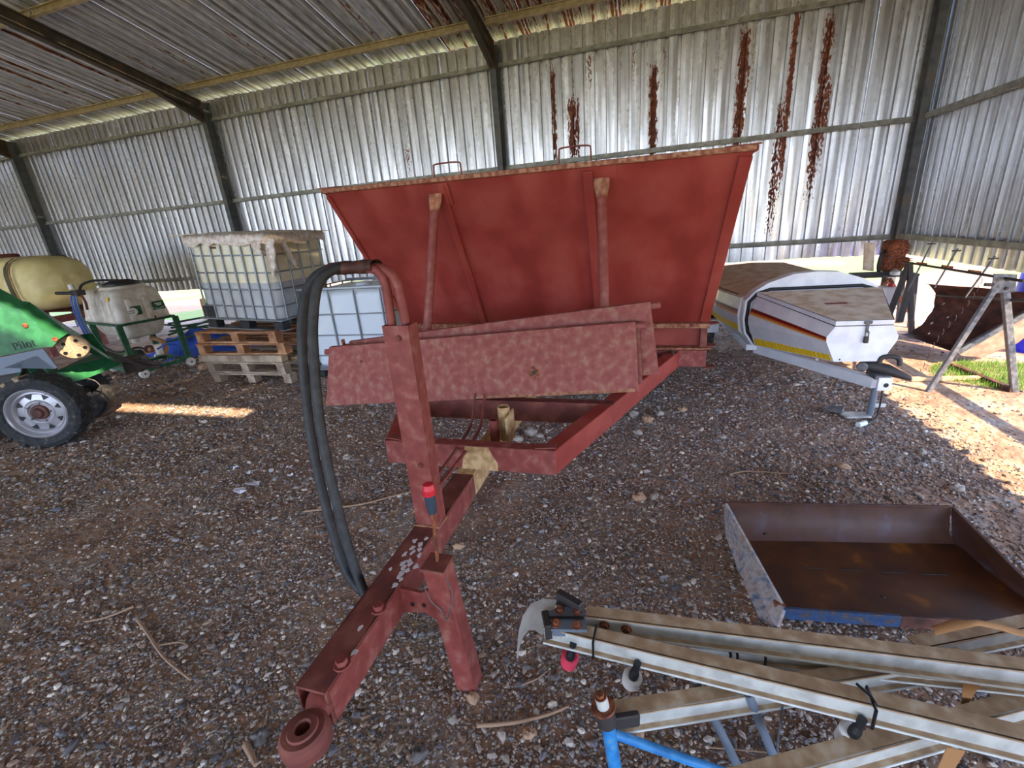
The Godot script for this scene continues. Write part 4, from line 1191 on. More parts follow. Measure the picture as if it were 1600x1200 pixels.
	for x in [1.30, 1.45, -0.6]:
		var row := []
		for side in [0.0, 0.07 if x != 1.45 else 0.03]:
			var one := []
			for j in 33:
				var a := TAU * j / 32
				var ca := cos(a)
				var sa := sin(a)
				var e := pow(pow(absf(ca), 3.2) + pow(absf(sa), 3.2), -1.0 / 3.2)
				one.append(V(x + side, 1.27 + sa * e * 0.497, ca * e * 0.567))
			row.append(one)
		part("strap", MB.new().grid(row), M.rafter if x != 1.45 else M.rust, y)
	part("lid", MB.new().lathe(PackedVector2Array([Vector2(0.24, 0), Vector2(0.24, 0.05), Vector2(0.2, 0.07), Vector2(0, 0.07)]), 22, V(0.35, 1.755, 0)), M.red_brown, y)
	for z in [-0.42, 0.42]:
		part("cradle_beam", MB.new().box(V(-0.1, 0.74, z), V(3.5, 0.12, 0.10), 0.006), M.red_brown, y)
	for x in [-1.5, 0.0, 1.45]:
		part("cradle_beam", MB.new().box(V(x, 0.63, 0), V(0.12, 0.12, 1.0), 0.006), M.red_brown, y)
		for z in [-0.42, 0.42]:
			part("cradle_leg", MB.new().box(V(x, 0.28, z), V(0.1, 0.58, 0.1), 0.006), M.red_brown, y)

# ---------------------------------------------------------------- small green machine at the far left
func build_green_machine() -> void:
	var g := thing("green_machine", "small green machine with one big silver-rimmed tyre, cut by the picture edge", "farm machine", V(-5.35, 0, -2.4))
	g.basis = Basis(V(0.866, 0, -0.5), V(0, 1, 0), V(0.5, 0, 0.866))      # x along the machine, z out of its near side
	# wheel
	var hub := V(0.11, 0.345, 0.0)
	var wb := Basis(V(1, 0, 0), PI / 2)
	var R := 0.345
	var tyre := part("tyre", MB.new().lathe(PackedVector2Array([Vector2(0.225, -0.085), Vector2(0.25, -0.10), Vector2(0.29, -0.105), Vector2(0.325, -0.09), Vector2(0.33, -0.06), Vector2(0.33, 0.06), Vector2(0.325, 0.09), Vector2(0.29, 0.105), Vector2(0.25, 0.10), Vector2(0.225, 0.085), Vector2(0.225, -0.085)]), 44, hub, wb), M.tyre, g)
	for k in 36:
		var a := TAU * k / 36
		var s := 1.0 if k % 2 == 0 else -1.0
		var out := V(cos(a), sin(a), 0)
		var tang := V(-sin(a), cos(a), 0)
		var muddy := out.x < -0.15 and out.y > -0.2
		part("tread_lug", MB.new().beam(hub + out * 0.335 + tang * 0.012 + V(0, 0, s * 0.012), hub + out * 0.322 - tang * 0.03 + V(0, 0, s * 0.10), 0.034, 0.03, 0.004, out), M.mud if muddy else M.tyre, tyre)
	var rim := part("rim", MB.new().lathe(rim_profile(), 44, hub, wb), M.rim, g)
	for k in 8:
		var a := TAU * (k + 0.3) / 8
		var o := V(cos(a), sin(a), 0)
		var t := V(-sin(a), cos(a), 0)
		part("slot", MB.new().slab([hub + o * 0.125 + V(0, 0, 0.048), hub + o * 0.165 - t * 0.026 + V(0, 0, 0.045), hub + o * 0.170 + t * 0.0 + V(0, 0, 0.045), hub + o * 0.165 + t * 0.026 + V(0, 0, 0.045)], V(0, 0, 0.004)), M.black, rim)
	part("hub_cap", MB.new().lathe(PackedVector2Array([Vector2(0.075, 0.035), Vector2(0.065, 0.06), Vector2(0.045, 0.065), Vector2(0.036, 0.09), Vector2(0, 0.092)]), 20, hub, wb), M.rust_dark, rim)
	for k in 5:
		var a := TAU * k / 5
		part("wheel_nut", MB.new().bolt(hub + V(cos(a) * 0.09, sin(a) * 0.09, 0.05), V(0, 0, 1), 0.009, 0.012), M.steel_grey, rim)
	part("valve", MB.new().rod(hub + V(0.11, 0.155, 0.05), hub + V(0.125, 0.165, 0.085), 0.005, 6), M.black, rim)
	# green hood: near side, bevelled edge, top
	var zf := -0.12
	var sidep := [V(-0.9, 0.78, zf), V(-0.109, 0.857, zf), V(0.232, 0.892, zf), V(0.299, 0.888, zf), V(0.370, 0.950, zf), V(0.314, 1.028, zf), V(0.177, 1.246, zf), V(0.135, 1.256, zf), V(0.064, 1.314, zf), V(-0.25, 1.62, zf), V(-0.9, 1.70, zf)]
	var hood := part("hood_side", MB.new().slab(sidep, V(0, 0, 0.012)), M.green, g)
	var edge := [sidep[4], sidep[5], sidep[6], sidep[7], sidep[8], sidep[9], sidep[10]]
	var lift := [V(0.025, 0.03, -0.10), V(0.045, 0.03, -0.10), V(0.03, 0.045, -0.10), V(0.02, 0.05, -0.10), V(0.03, 0.06, -0.10), V(0.03, 0.05, -0.10), V(0.0, 0.05, -0.10)]
	var bevel := []
	var far := []
	for k in edge.size():
		bevel.append(edge[k] + lift[k])
		far.append(edge[k] + lift[k] + V(0, -0.42, -0.5))
	part("hood_edge", MB.new().grid([bevel, edge], false, false), M.green, g)
	part("hood_top", MB.new().grid([far, bevel], false, false), M.green, g)
	part("hood_back", MB.new().slab([far[0], sidep[3] + V(0, 0, -0.6), sidep[0] + V(0, 0, -0.6), far[6], far[5], far[4], far[3], far[2], far[1]], V(0, 0, -0.012)), M.green, g)
	for p in [V(0.172, 1.10, zf + 0.004), V(0.345, 0.955, zf + 0.004), V(0.14, 1.235, zf - 0.02)]:
		part("bolt", MB.new().lathe(PackedVector2Array([Vector2(0.022, 0), Vector2(0.020, 0.006), Vector2(0.010, 0.008), Vector2(0.008, 0.004), Vector2(0, 0.004)]), 16, p, wb), M.rust, hood)
	var tm := TextMesh.new()
	tm.text = "Pilot"
	var f := SystemFont.new()
	f.font_names = ["Droid Serif"]
	f.font_italic = true
	tm.font = f
	tm.font_size = 20
	tm.pixel_size = 0.0042
	tm.depth = 0.002
	var tx := part("lettering", tm, M.black, hood)
	tx.transform = Transform3D(Basis(V(0, 0, 1), 0.1), V(0.10, 0.935, zf + 0.003))
	# grey chassis plate below, struts
	part("chassis_plate", MB.new().slab([V(-0.9, 0.64, zf + 0.02), V(-0.179, 0.69, zf + 0.02), V(0.0, 0.70, zf + 0.02), V(0.05, 0.80, zf + 0.02), V(0.17, 0.83, zf + 0.02), V(0.26, 0.69, zf + 0.02), V(0.28, 0.70, zf + 0.02), V(0.235, 0.885, zf + 0.02), V(-0.109, 0.85, zf + 0.02), V(-0.9, 0.77, zf + 0.02)], V(0, 0, 0.02)), M.slate, g)
	part("chassis", MB.new().box(V(-0.5, 0.62, -0.42), V(0.9, 0.16, 0.4), 0.01), M.iron, g)
	for q in [[V(0.02, 0.72, -0.2), V(0.10, 0.58, -0.12)], [V(0.12, 0.74, -0.2), V(0.22, 0.60, -0.14)], [V(-0.06, 0.7, -0.2), V(-0.2, 0.52, -0.14)]]:
		part("strut", MB.new().beam(q[0], q[1], 0.05, 0.03, 0.004), M.green_dark, g)
	part("axle", MB.new().rod(V(0.11, 0.345, -0.02), V(0.11, 0.345, -1.0), 0.04, 12), M.iron, g)
	# perforated end disc of the roller inside the front
	var db := Basis(V(0, 0, 1), -0.6) * Basis(V(0, 1, 0), 0.5)
	var drum := part("end_disc", MB.new().lathe(PackedVector2Array([Vector2(0, 0), Vector2(0.115, 0), Vector2(0.115, 0.02), Vector2(0.105, 0.03), Vector2(0.05, 0.035), Vector2(0, 0.035)]), 26, V(0.36, 0.845, -0.28), db * Basis(V(1, 0, 0), PI / 2)), M.mud, g)
	for k in 5:
		var a := TAU * k / 5 + 0.4
		part("hole", MB.new().lathe(PackedVector2Array([Vector2(0.016, 0), Vector2(0.016, 0.003), Vector2(0, 0.003)]), 12, V(0.36, 0.845, -0.28) + db * V(cos(a) * 0.078, sin(a) * 0.078, 0.034), db * Basis(V(1, 0, 0), PI / 2)), M.black, drum)
	part("roller_shaft", MB.new().rod(V(0.36, 0.845, -0.28), V(0.20, 0.80, -0.5), 0.06, 12), M.iron, g)
	# fender over the inner wheel
	var fz := -0.45
	var top := [V(0.02, 0.60, fz), V(0.136, 0.471, fz), V(0.282, 0.505, fz), V(0.425, 0.628, fz - 0.15), V(0.148, 0.675, fz - 0.15)]
	part("fender", MB.new().slab([V(0.02, 0.60, fz), V(0.136, 0.471, fz + 0.02), V(0.282, 0.500, fz + 0.02), V(0.20, 0.635, fz - 0.06)], V(0, 0, 0.012)), M.green, g)
	part("fender", MB.new().slab([V(0.02, 0.60, fz), V(0.20, 0.635, fz - 0.06), V(0.43, 0.625, fz - 0.4), V(0.15, 0.66, fz - 0.4)], V(0, 0.012, 0)), M.green, g)
	part("fender", MB.new().slab([V(0.282, 0.500, fz + 0.02), V(0.43, 0.53, fz - 0.3), V(0.43, 0.625, fz - 0.4), V(0.20, 0.635, fz - 0.06)], V(0.01, 0.005, 0)), M.green, g)
	var w2 := part("inner_tyre", tyre_mesh(0.28, 0.18, 0.15), M.tyre, g)
	w2.transform = Transform3D(wb, V(-0.03, 0.275, -0.72))
	part("guard_hoop", MB.new().tube(spline([V(0.24, 0.50, -0.44), V(0.32, 0.46, -0.44), V(0.35, 0.38, -0.44), V(0.31, 0.31, -0.44), V(0.24, 0.29, -0.44)]), 0.006, 6), M.steel_grey, g)
	for q in [[V(0.42, 0.70, -0.6), V(0.62, 0.45, -0.8)], [V(0.40, 0.60, -0.7), V(0.66, 0.50, -0.85)], [V(0.4, 0.5, -0.9), V(0.7, 0.42, -0.9)]]:
		part("drive_link", MB.new().rod(q[0], q[1], 0.02, 10), M.iron, g)
	part("gearbox", rounded_prism(0.2, 0.18, 0.38, 0.56, 0.05, 0.03), M.iron, g).position = V(0.42, 0, -1.0)
	part("rear_support", MB.new().box(V(-0.75, 0.30, -0.4), V(0.12, 0.62, 0.5), 0.01), M.iron, g)

func rim_profile() -> PackedVector2Array:
	return PackedVector2Array([Vector2(0.222, 0.0), Vector2(0.232, 0.092), Vector2(0.222, 0.100), Vector2(0.212, 0.092), Vector2(0.196, 0.060), Vector2(0.184, 0.064), Vector2(0.174, 0.052), Vector2(0.166, 0.036), Vector2(0.116, 0.044), Vector2(0.106, 0.054), Vector2(0.088, 0.054), Vector2(0.078, 0.042), Vector2(0, 0.042)])

# ---------------------------------------------------------------- white luggage trailer
func build_white_trailer() -> void:
	var T := thing("luggage_trailer", "low white luggage trailer with dusty lid, striped sides and jockey leg", "trailer", V(1.51, 0, -3.8))
	T.basis = Basis(V(0.998, 0, -0.06), V(0, 1, 0), V(0.06, 0, 0.998))     # x across, -z towards its rear
	var hexa := func(b: float, s: float) -> Array:      # left half outline of the nose at depth b (0..1), from lid seam down
		var f := b
		var wt := lerpf(0.182, 0.49, f)
		var wm := lerpf(0.23, 0.55, f)
		var wb := lerpf(0.156, 0.47, f)
		return [V(s * wt, lerpf(0.715, 0.808, f), -0.88 * f), V(s * wm, lerpf(0.635, 0.62, f), -0.88 * f), V(s * lerpf(0.226, 0.545, f), lerpf(0.60, 0.55, f), -0.88 * f), V(s * wb, lerpf(0.445, 0.34, f), -0.88 * f)]
	var fl: Array = hexa.call(0.0, -1.0)
	var fr: Array = hexa.call(0.0, 1.0)
	var bl: Array = hexa.call(1.0, -1.0)
	var br: Array = hexa.call(1.0, 1.0)
	var nose := MB.new()
	var front := [fl[3], fr[3], fr[2], fr[1], fr[0], fl[0], fl[1], fl[2]]
	nose.fan(front)
	for st in 8:
		var f0 := st / 8.0
		var f1s := (st + 1) / 8.0
		var l0: Array = hexa.call(f0, -1.0)
		var l1: Array = hexa.call(f1s, -1.0)
		var r0: Array = hexa.call(f0, 1.0)
		var r1: Array = hexa.call(f1s, 1.0)
		for k in 3:
			nose.quad(l1[k + 1], l0[k + 1], l0[k], l1[k])
			nose.quad(r0[k + 1], r1[k + 1], r1[k], r0[k])
	nose.quad(br[3], fr[3], fl[3], bl[3])
	nose.fan([bl[3], bl[2], bl[1], bl[0], br[0], br[1], br[2], br[3]])
	part("nose_box", nose, M.white_paint, T)
	var lf := [V(-0.184, 0, 0.004), V(0.184, 0, 0.004), V(0.495, 0, -0.88), V(-0.495, 0, -0.88)]
	var ly := [0.755, 0.755, 0.846, 0.846]
	var lo := [0.722, 0.722, 0.815, 0.815]
	var lid := MB.new()
	for k in 4:
		var k2 := (k + 1) % 4
		lid.quad(lf[k] + V(0, lo[k], 0), lf[k2] + V(0, lo[k2], 0), lf[k2] + V(0, ly[k2], 0), lf[k] + V(0, ly[k], 0))
	lid.quad(lf[3] + V(0, lo[3], 0), lf[2] + V(0, lo[2], 0), lf[1] + V(0, lo[1], 0), lf[0] + V(0, lo[0], 0))
	var lm := part("nose_lid", lid, M.white_paint, T)
	part("lid_top", MB.new().quadm([V(-0.178, 0.7575, -0.005), V(0.178, 0.7575, -0.005), V(0.488, 0.848, -0.875), V(-0.488, 0.848, -0.875)]), M.dusty_lid, lm, "dusty tan top")
	part("red_badge", MB.new().box(V(-0.02, 0.802, -0.44), V(0.16, 0.004, 0.045), 0.001, Basis(V(1, 0, 0), 0.103)), M.stripe_red, lm, "small worn red badge")
	part("badge_line", MB.new().box(V(-0.02, 0.8045, -0.44), V(0.13, 0.002, 0.014), 0, Basis(V(1, 0, 0), 0.103)), M.red_dust, lm)
	part("seam", MB.new().box(V(0, 0.7185, 0.001), V(0.36, 0.007, 0.004)), M.iron, lm)
	part("seam", MB.new().beam(V(-0.183, 0.719, 0.002), V(-0.4925, 0.812, -0.88), 0.004, 0.007, 0), M.iron, lm)
	part("seam", MB.new().beam(V(0.183, 0.719, 0.002), V(0.4925, 0.812, -0.88), 0.004, 0.007, 0), M.iron, lm)
	# latch
	var la := part("latch", MB.new().box(V(0.02, 0.742, 0.012), V(0.05, 0.022, 0.012), 0.003), M.steel_grey, T)
	part("hasp", MB.new().box(V(0.02, 0.70, 0.010), V(0.018, 0.07, 0.008), 0.002), M.steel_grey, la)
	part("padlock", MB.new().box(V(0.022, 0.615, 0.016), V(0.03, 0.05, 0.018), 0.004), M.iron, la)
	part("shackle", MB.new().tube(spline([V(0.012, 0.64, 0.016), V(0.012, 0.67, 0.016), V(0.022, 0.682, 0.016), V(0.032, 0.67, 0.016), V(0.032, 0.64, 0.016)], 4), 0.004, 6), M.steel_grey, la)
	part("drain_hole", MB.new().lathe(PackedVector2Array([Vector2(0.006, 0.002), Vector2(0, 0.002)]), 10, V(-0.12, 0.462, 0.0), Basis(V(1, 0, 0), PI / 2)), M.black, T)
	# stripes along the sides: thin tapes a millimetre proud
	var tape := func(a0: Vector3, a1: Vector3, b1: Vector3, b0: Vector3, out: Vector3) -> MB:
		return MB.new().slab([a0 + out, a1 + out, b1 + out, b0 + out], out)
	for q in [[0.636, 0.620, 0.700, 0.672, M.stripe_red], [0.619, 0.607, 0.671, 0.655, M.stripe_orange], [0.606, 0.598, 0.654, 0.642, M.stripe_sand]]:
		var xf := func(y: float, f: float) -> float:
			var h: Array = hexa.call(f, -1.0)
			for k in 3:
				if y <= h[k].y and y >= h[k + 1].y:
					return lerpf(h[k].x, h[k + 1].x, (h[k].y - y) / (h[k].y - h[k + 1].y))
			return h[0].x
		var sm := MB.new()
		for st in 8:
			var f0 := st / 8.0
			var f1 := (st + 1) / 8.0
			var yt0 := lerpf(q[0], q[2], f0)
			var yb0 := lerpf(q[1], q[3], f0)
			var yt1 := lerpf(q[0], q[2], f1)
			var yb1 := lerpf(q[1], q[3], f1)
			sm.slab([V(xf.call(yb1, f1) - 0.003, yb1, -0.88 * f1), V(xf.call(yb0, f0) - 0.003, yb0, -0.88 * f0), V(xf.call(yt0, f0) - 0.003, yt0, -0.88 * f0), V(xf.call(yt1, f1) - 0.003, yt1, -0.88 * f1)], V(-0.004, 0, 0))
		part("side_stripe", sm, q[4], T)
	var tm := MB.new()
	for st in 20:
		var f0 := st / 20.0 * 0.96 + 0.02
		var f1 := (st + 0.86) / 20.0 * 0.96 + 0.02
		var c := []
		for f in [f1, f0]:
			var h: Array = hexa.call(f, -1.0)
			c.append(h[3].lerp(h[2], 0.04) + V(-0.003, 0, 0))
			c.append(h[3].lerp(h[2], 0.36 if f > 0.5 else 0.34) + V(-0.003, 0, 0))
		tm.slab([c[0], c[2], c[3], c[1]], V(-0.004, 0, 0))
	part("reflective_tape", tm, M.yellow, T, "yellow reflective tape")
	# bulkhead standing up behind the nose
	var arch := [V(0.47, 0.314, 0), V(0.558, 0.45, 0), V(0.58, 0.576, 0), V(0.57, 0.76, 0), V(0.50, 0.842, 0), V(0.39, 0.915, 0), V(0.19, 0.985, 0), V(0, 1.0, 0), V(-0.19, 0.985, 0), V(-0.39, 0.915, 0), V(-0.50, 0.842, 0), V(-0.57, 0.76, 0), V(-0.58, 0.576, 0), V(-0.558, 0.45, 0), V(-0.47, 0.314, 0)]
	var bulk := []
	for p in arch: bulk.append(p + V(0, 0, -0.945))
	part("bulkhead", MB.new().slab(bulk, V(0, 0, 0.12)), M.white_paint, T)
	var seal := []
	for p in arch.slice(0, 15):
		seal.append(V(p.x * 0.945, minf((p.y - 0.6) * 0.93 + 0.6, 0.86), -0.938))
	part("rubber_seal", MB.new().tube(seal, 0.016, 6), M.black, T)
	# body behind
	var cs := func(z: float, w: float, top: float) -> Array:
		return [V(-w * 0.72, 0.30, z), V(w * 0.72, 0.30, z), V(w * 0.96, 0.44, z), V(w, 0.60, z), V(w * 0.97, 0.765, z), V(w * 0.55, top - 0.02, z), V(0, top, z), V(-w * 0.55, top - 0.02, z), V(-w * 0.97, 0.765, z), V(-w, 0.60, z), V(-w * 0.96, 0.44, z)]
	var body := MB.new()
	var rows := [cs.call(-1.07, 0.60, 0.90), cs.call(-1.6, 0.70, 0.89), cs.call(-3.1, 0.70, 0.88)]
	for r in rows: r.reverse()
	body.grid(rows, true, false)
	var fr0: Array = rows[0]
	body.fan(fr0, true)
	body.fan(rows[2])
	part("body", body, M.white_paint, T)
	var tops := []
	for z in [[-1.08, 0.60, 0.90], [-1.6, 0.70, 0.89], [-3.08, 0.70, 0.88]]:
		var w: float = z[1]
		tops.append([V(w * 0.955, 0.772, z[0]), V(w * 0.55, z[2] - 0.016, z[0]), V(0, z[2] + 0.004, z[0]), V(-w * 0.55, z[2] - 0.016, z[0]), V(-w * 0.955, 0.772, z[0])])
	for t in tops: t.reverse()
	part("body_lid", MB.new().grid([tops[0], tops[1], tops[2]], false, false), M.dusty_lid, T, "dusty tan lid")
	part("lid_seam", MB.new().rod(V(-0.60, 0.80, -1.1), V(-0.70, 0.80, -1.7), 0.005, 6), M.iron, T)
	for q in [[0.655, 0.625, M.stripe_red], [0.624, 0.605, M.stripe_orange], [0.604, 0.595, M.stripe_sand]]:
		part("side_stripe", MB.new().slab([V(-0.701, q[1], -2.6), V(-0.701, q[1], -1.6), V(-0.701, q[0], -1.6), V(-0.701, q[0], -2.6)], V(-0.003, 0, 0)), q[2], T)
		part("side_stripe", MB.new().slab([V(-0.701, q[1], -1.6), V(-0.603, q[1], -1.08), V(-0.603, q[0], -1.08), V(-0.701, q[0], -1.6)], V(-0.003, 0, 0)), q[2], T)
	part("reflective_tape", MB.new().slab([V(-0.685, 0.445, -2.4), V(-0.675, 0.445, -1.6), V(-0.687, 0.51, -1.6), V(-0.692, 0.51, -2.4)], V(-0.006, 0, 0)), M.yellow, T)
	part("reflective_tape", MB.new().slab([V(-0.675, 0.445, -1.6), V(-0.58, 0.445, -1.08), V(-0.592, 0.51, -1.08), V(-0.687, 0.51, -1.6)], V(-0.006, 0, 0)), M.yellow, T)
	for s in [-1, 1]:
		part("mudguard", MB.new().box(V(s * 0.72, 0.40, -2.0), V(0.18, 0.03, 0.55), 0.01), M.white_paint, T)
		part("mudguard", MB.new().box(V(s * 0.72, 0.34, -1.71), V(0.18, 0.13, 0.03), 0.01), M.white_paint, T)
		var w := part("wheel", tyre_mesh(0.24, 0.13, 0.14), M.tyre, T)
		w.transform = Transform3D(Basis(V(0, 0, 1), PI / 2), V(s * 0.72, 0.235, -2.0))
		part("wheel_rim", rim_mesh(0.14, 0.1), M.rim, w)
	# drawbar and coupling
	for q in [[V(0.12, 0.29, 0.04), V(-0.40, 0.25, -1.1)], [V(0.19, 0.29, 0.0), V(0.48, 0.25, -1.1)]]:
		part("drawbar_arm", MB.new().beam(q[0], q[1], 0.05, 0.085, 0.004), M.white_paint, T)
	part("bottom_beam", MB.new().box(V(0, 0.275, -1.9), V(1.0, 0.06, 1.7), 0.005), M.white_paint, T)
	var ep := part("end_plate", MB.new().box(V(0.158, 0.297, 0.085), V(0.09, 0.10, 0.02), 0.003), M.white_paint, T)
	part("pin_hole", MB.new().lathe(PackedVector2Array([Vector2(0.017, 0.0015), Vector2(0, 0.0015)]), 14, V(0.165, 0.29, 0.095), Basis(V(1, 0, 0), PI / 2)), M.black, ep)
	var cp := part("coupling", MB.new().grid([ring(V(0.03, 0.40, -0.04), 0.03, 0.03, V(1, -0.2, 0.25)), ring(V(0.10, 0.405, -0.02), 0.04, 0.04, V(1, -0.2, 0.25)), ring(V(0.20, 0.38, 0.01), 0.042, 0.042, V(1, -0.25, 0.25)), ring(V(0.29, 0.345, 0.04), 0.038, 0.026, V(1, -0.3, 0.25)), ring(V(0.33, 0.33, 0.05), 0.03, 0.016, V(1, -0.3, 0.25))], true), M.iron, T)
	part("round_end", MB.new().lathe(PackedVector2Array([Vector2(0, 0), Vector2(0.036, 0), Vector2(0.036, 0.014), Vector2(0.028, 0.02), Vector2(0, 0.02)]), 18, V(0.035, 0.405, 0.0), Basis(V(1, 0, 0), PI / 2) * Basis(V(0, 0, 1), 0.3)), M.steel_grey, cp)
	part("coupling_handle", MB.new().tube(spline([V(0.14, 0.42, 0.0), V(0.15, 0.47, 0.0), V(0.20, 0.485, 0.01), V(0.25, 0.47, 0.02), V(0.26, 0.42, 0.03)], 4), 0.018, 8), M.iron, cp)
	part("coupling_mount", MB.new().box(V(0.14, 0.345, 0.02), V(0.1, 0.03, 0.14), 0.004), M.steel_grey, cp)
	# jockey leg with its foot
	part("jockey_leg", MB.new().rod(V(0.15, 0.27, 0.0), V(0.14, 0.02, 0.01), 0.022, 12), M.slate, T)
	part("jockey_foot", MB.new().slab([V(0.16, 0.03, -0.02), V(0.14, 0.025, 0.05), V(-0.03, 0.02, 0.06), V(-0.05, 0.03, -0.02)], V(0, 0.015, 0)), M.alu, T)
	part("jockey_foot", MB.new().box(V(-0.07, 0.035, -0.06), V(0.12, 0.03, 0.09), 0.01, Basis(V(0, 1, 0), -0.5)), M.steel_grey, T)
	var cb := part("plug_cable", MB.new().tube(spline([V(0.17, 0.30, 0.03), V(0.175, 0.20, 0.05), V(0.17, 0.08, 0.06), V(0.14, 0.03, 0.10), V(0.07, 0.015, 0.15), V(0.04, 0.015, 0.17)]), 0.006, 6), M.black, T)
	part("plug", MB.new().rod(V(0.045, 0.02, 0.165), V(-0.02, 0.02, 0.21), 0.020, 10), M.poly_white, cb, "pale blue plug")
	part("loose_stick", MB.new().beam(V(0.17, 0.06, -0.08), V(0.29, 0.055, -0.10), 0.03, 0.03, 0.006), M.alu, T)

# ---------------------------------------------------------------- things by the end wall
func build_right_side() -> void:
	# half-drum trough tipped on its side
	var t := thing("feed_trough", "rusty half-drum trough tipped over beside the end wall", "trough", V(2.8, 0, -5.5))
	var o := -t.position
	var B := V(2.87, 0.12, -5.2)
	var C := V(3.45, 0.66, -5.15)
	var A := V(2.69, 0.128, -5.9)
	var D := V(2.82, 0.678, -5.9)
	var rows := []
	var outer := []
	for i in 9:
		var f := i / 8.0
		var p := B.lerp(A, f)
		var q := C.lerp(D, f)
		var ax := (A - B).lerp(D - C, 0.5).normalized()
		var nrm := (q - p).cross(ax).normalized()
		if nrm.y > 0: nrm = -nrm
		var row := []
		var r2 := []
		for k in 17:
			var a := PI * k / 16.0
			var base := p.lerp(q, 0.5 - 0.5 * cos(a))
			var dent := 0.012 * sin(k * 1.9 + i * 1.3)
			row.append(o + base + nrm * (sin(a) * 0.30 + dent))
			r2.append(o + base + nrm * (sin(a) * 0.306 + 0.006 + dent))
		rows.append(row)
		outer.append(r2)
	part("shell_inside", MB.new().grid(rows), M.rust_dark, t)
	for r in outer: r.reverse()
	part("shell_outside", MB.new().grid(outer), M.trough_out, t)
	var endp := []
	for k in 17: endp.append(rows[0][k] + V(0, 0, 0.0))
	var ep := MB.new()
	ep.slab(endp, V(0.003, 0, -0.006))
	part("end_plate", ep, M.trough_out, t, "sunlit pale end plate")
	part("end_rim", MB.new().beam(o + B + V(-0.02, 0.0, 0.02), o + C + V(0.02, 0.02, 0.02), 0.05, 0.05, 0.006), M.steel_grey, t)
	for k in 4:
		part("shell_hole", MB.new().lathe(PackedVector2Array([Vector2(0.012 + 0.004 * (k % 2), 0.001), Vector2(0, 0.001)]), 10, rows[6 + k % 2][4 + k * 2] + V(-0.02, 0.02, 0), Basis(V(0, 0, 1), 0.9)), M.poly_cream, t)
	# A-frame stands carrying a toothed rake bar
	var r := thing("rake_bar", "grey A-frame stands carrying long rake bars with thin tines by the end wall", "farm rake", V(2.6, 0, -4.42))
	o = -r.position
	part("stand_leg", MB.new().beam(o + V(2.60, 0.90, -4.44), o + V(2.295, 0.0, -4.396), 0.035, 0.035, 0.003, Vector3.BACK), M.steel_grey, r)
	part("stand_leg", MB.new().beam(o + V(2.64, 0.90, -4.46), o + V(2.893, 0.0, -4.435), 0.045, 0.04, 0.003, Vector3.BACK), M.steel_grey, r)
	var ap := part("apex_plate", MB.new().slab([o + V(2.559, 0.812, -4.42), o + V(2.703, 0.822, -4.42), o + V(2.685, 0.953, -4.42), o + V(2.545, 0.965, -4.42)], V(0, 0, 0.012)), M.steel_grey, r)
	part("hook", MB.new().beam(o + V(2.56, 0.88, -4.42), o + V(2.50, 0.885, -4.42), 0.02, 0.025, 0.003), M.iron, ap)
	for p in [V(2.63, 0.92, -4.415), V(2.64, 0.85, -4.415)]:
		part("bolt", MB.new().bolt(o + p, V(0, 0, 1), 0.01, 0.01), M.iron, ap)
	part("long_bar", MB.new().rod(o + V(2.776, 0.865, -6.3), o + V(2.60, 0.935, -4.2), 0.011, 8), M.iron, r)
	part("long_bar", MB.new().rod(o + V(3.0, 0.53, -6.0), o + V(2.66, 0.79, -4.2), 0.011, 8), M.iron, r)
	for q in [[V(2.815, 1.115, -5.9), V(2.686, 0.601, -5.9), V(2.759, 0.886, -5.9)], [V(2.835, 1.064, -5.5), V(2.721, 0.693, -5.5), V(2.784, 0.893, -5.5)], [V(2.851, 1.032, -5.0), V(2.715, 0.681, -5.0), V(2.735, 0.905, -5.0)]]:
		var tn := part("tine", MB.new().rod(o + q[0], o + q[1], 0.008, 7), M.steel_grey, r)
		part("clamp", MB.new().box(o + q[2] , V(0.09, 0.025, 0.03), 0.004, Basis(V(0, 0, 1), -0.2)), M.rust, tn)
		part("clamp", MB.new().box(o + q[0].lerp(q[1], 0.06), V(0.07, 0.012, 0.02), 0.003), M.iron, tn)
	for q in [[V(2.83, 0.86, -6.3), V(2.72, 0.0, -6.35)], [V(2.83, 0.86, -6.3), V(2.98, 0.0, -6.25)], [V(2.74, 0.70, -6.0), V(2.70, 0.25, -5.96)]]:
		part("stand_leg", MB.new().beam(o + q[0], o + q[1], 0.05, 0.05, 0.004, Vector3.BACK), M.iron, r)
	part("base_angle", MB.new().beam(o + V(2.87, 0.02, -4.42), o + V(2.79, 0.02, -5.1), 0.045, 0.04, 0.003), M.rust_dark, r)
	part("base_angle", MB.new().beam(o + V(2.28, 0.02, -4.66), o + V(2.82, 0.02, -4.73), 0.05, 0.03, 0.003), M.alu_dust, r)
	var chain := MB.new()
	for k in 14:
		var p := o + V(2.74, 0.84, -4.9).lerp(V(2.46, 0.0, -4.95), k / 13.0) + V(0.02 * sin(k * 0.6), 0, 0)
		chain.tube([p + V(0, 0.028, 0), p + V(0.008, 0.01, 0.004), p + V(0.004, -0.028, 0)], 0.0025, 5)
	var ch := part("chain", chain, M.iron, r)
	ch.set_meta("kind", "stuff")
	# rusty engine on its frame at the corner post
	var e := thing("rusty_engine", "rusty pump engine on a frame in front of the corner post", "engine", V(2.85, 0, -6.9))
	o = -e.position
	part("cover_plate", MB.new().slab([o + V(2.616, 0.72, -6.88), o + V(2.73, 0.70, -6.88), o + V(2.69, 1.05, -6.88), o + V(2.585, 1.055, -6.88)], V(0, 0, 0.02)), M.dusty_lid, e)
	var cs := part("casing", rounded_prism(0.22, 0.20, 0.69, 1.07, 0.05, 0.04), M.rust, e)
	cs.position = o + V(2.91, 0, -6.9)
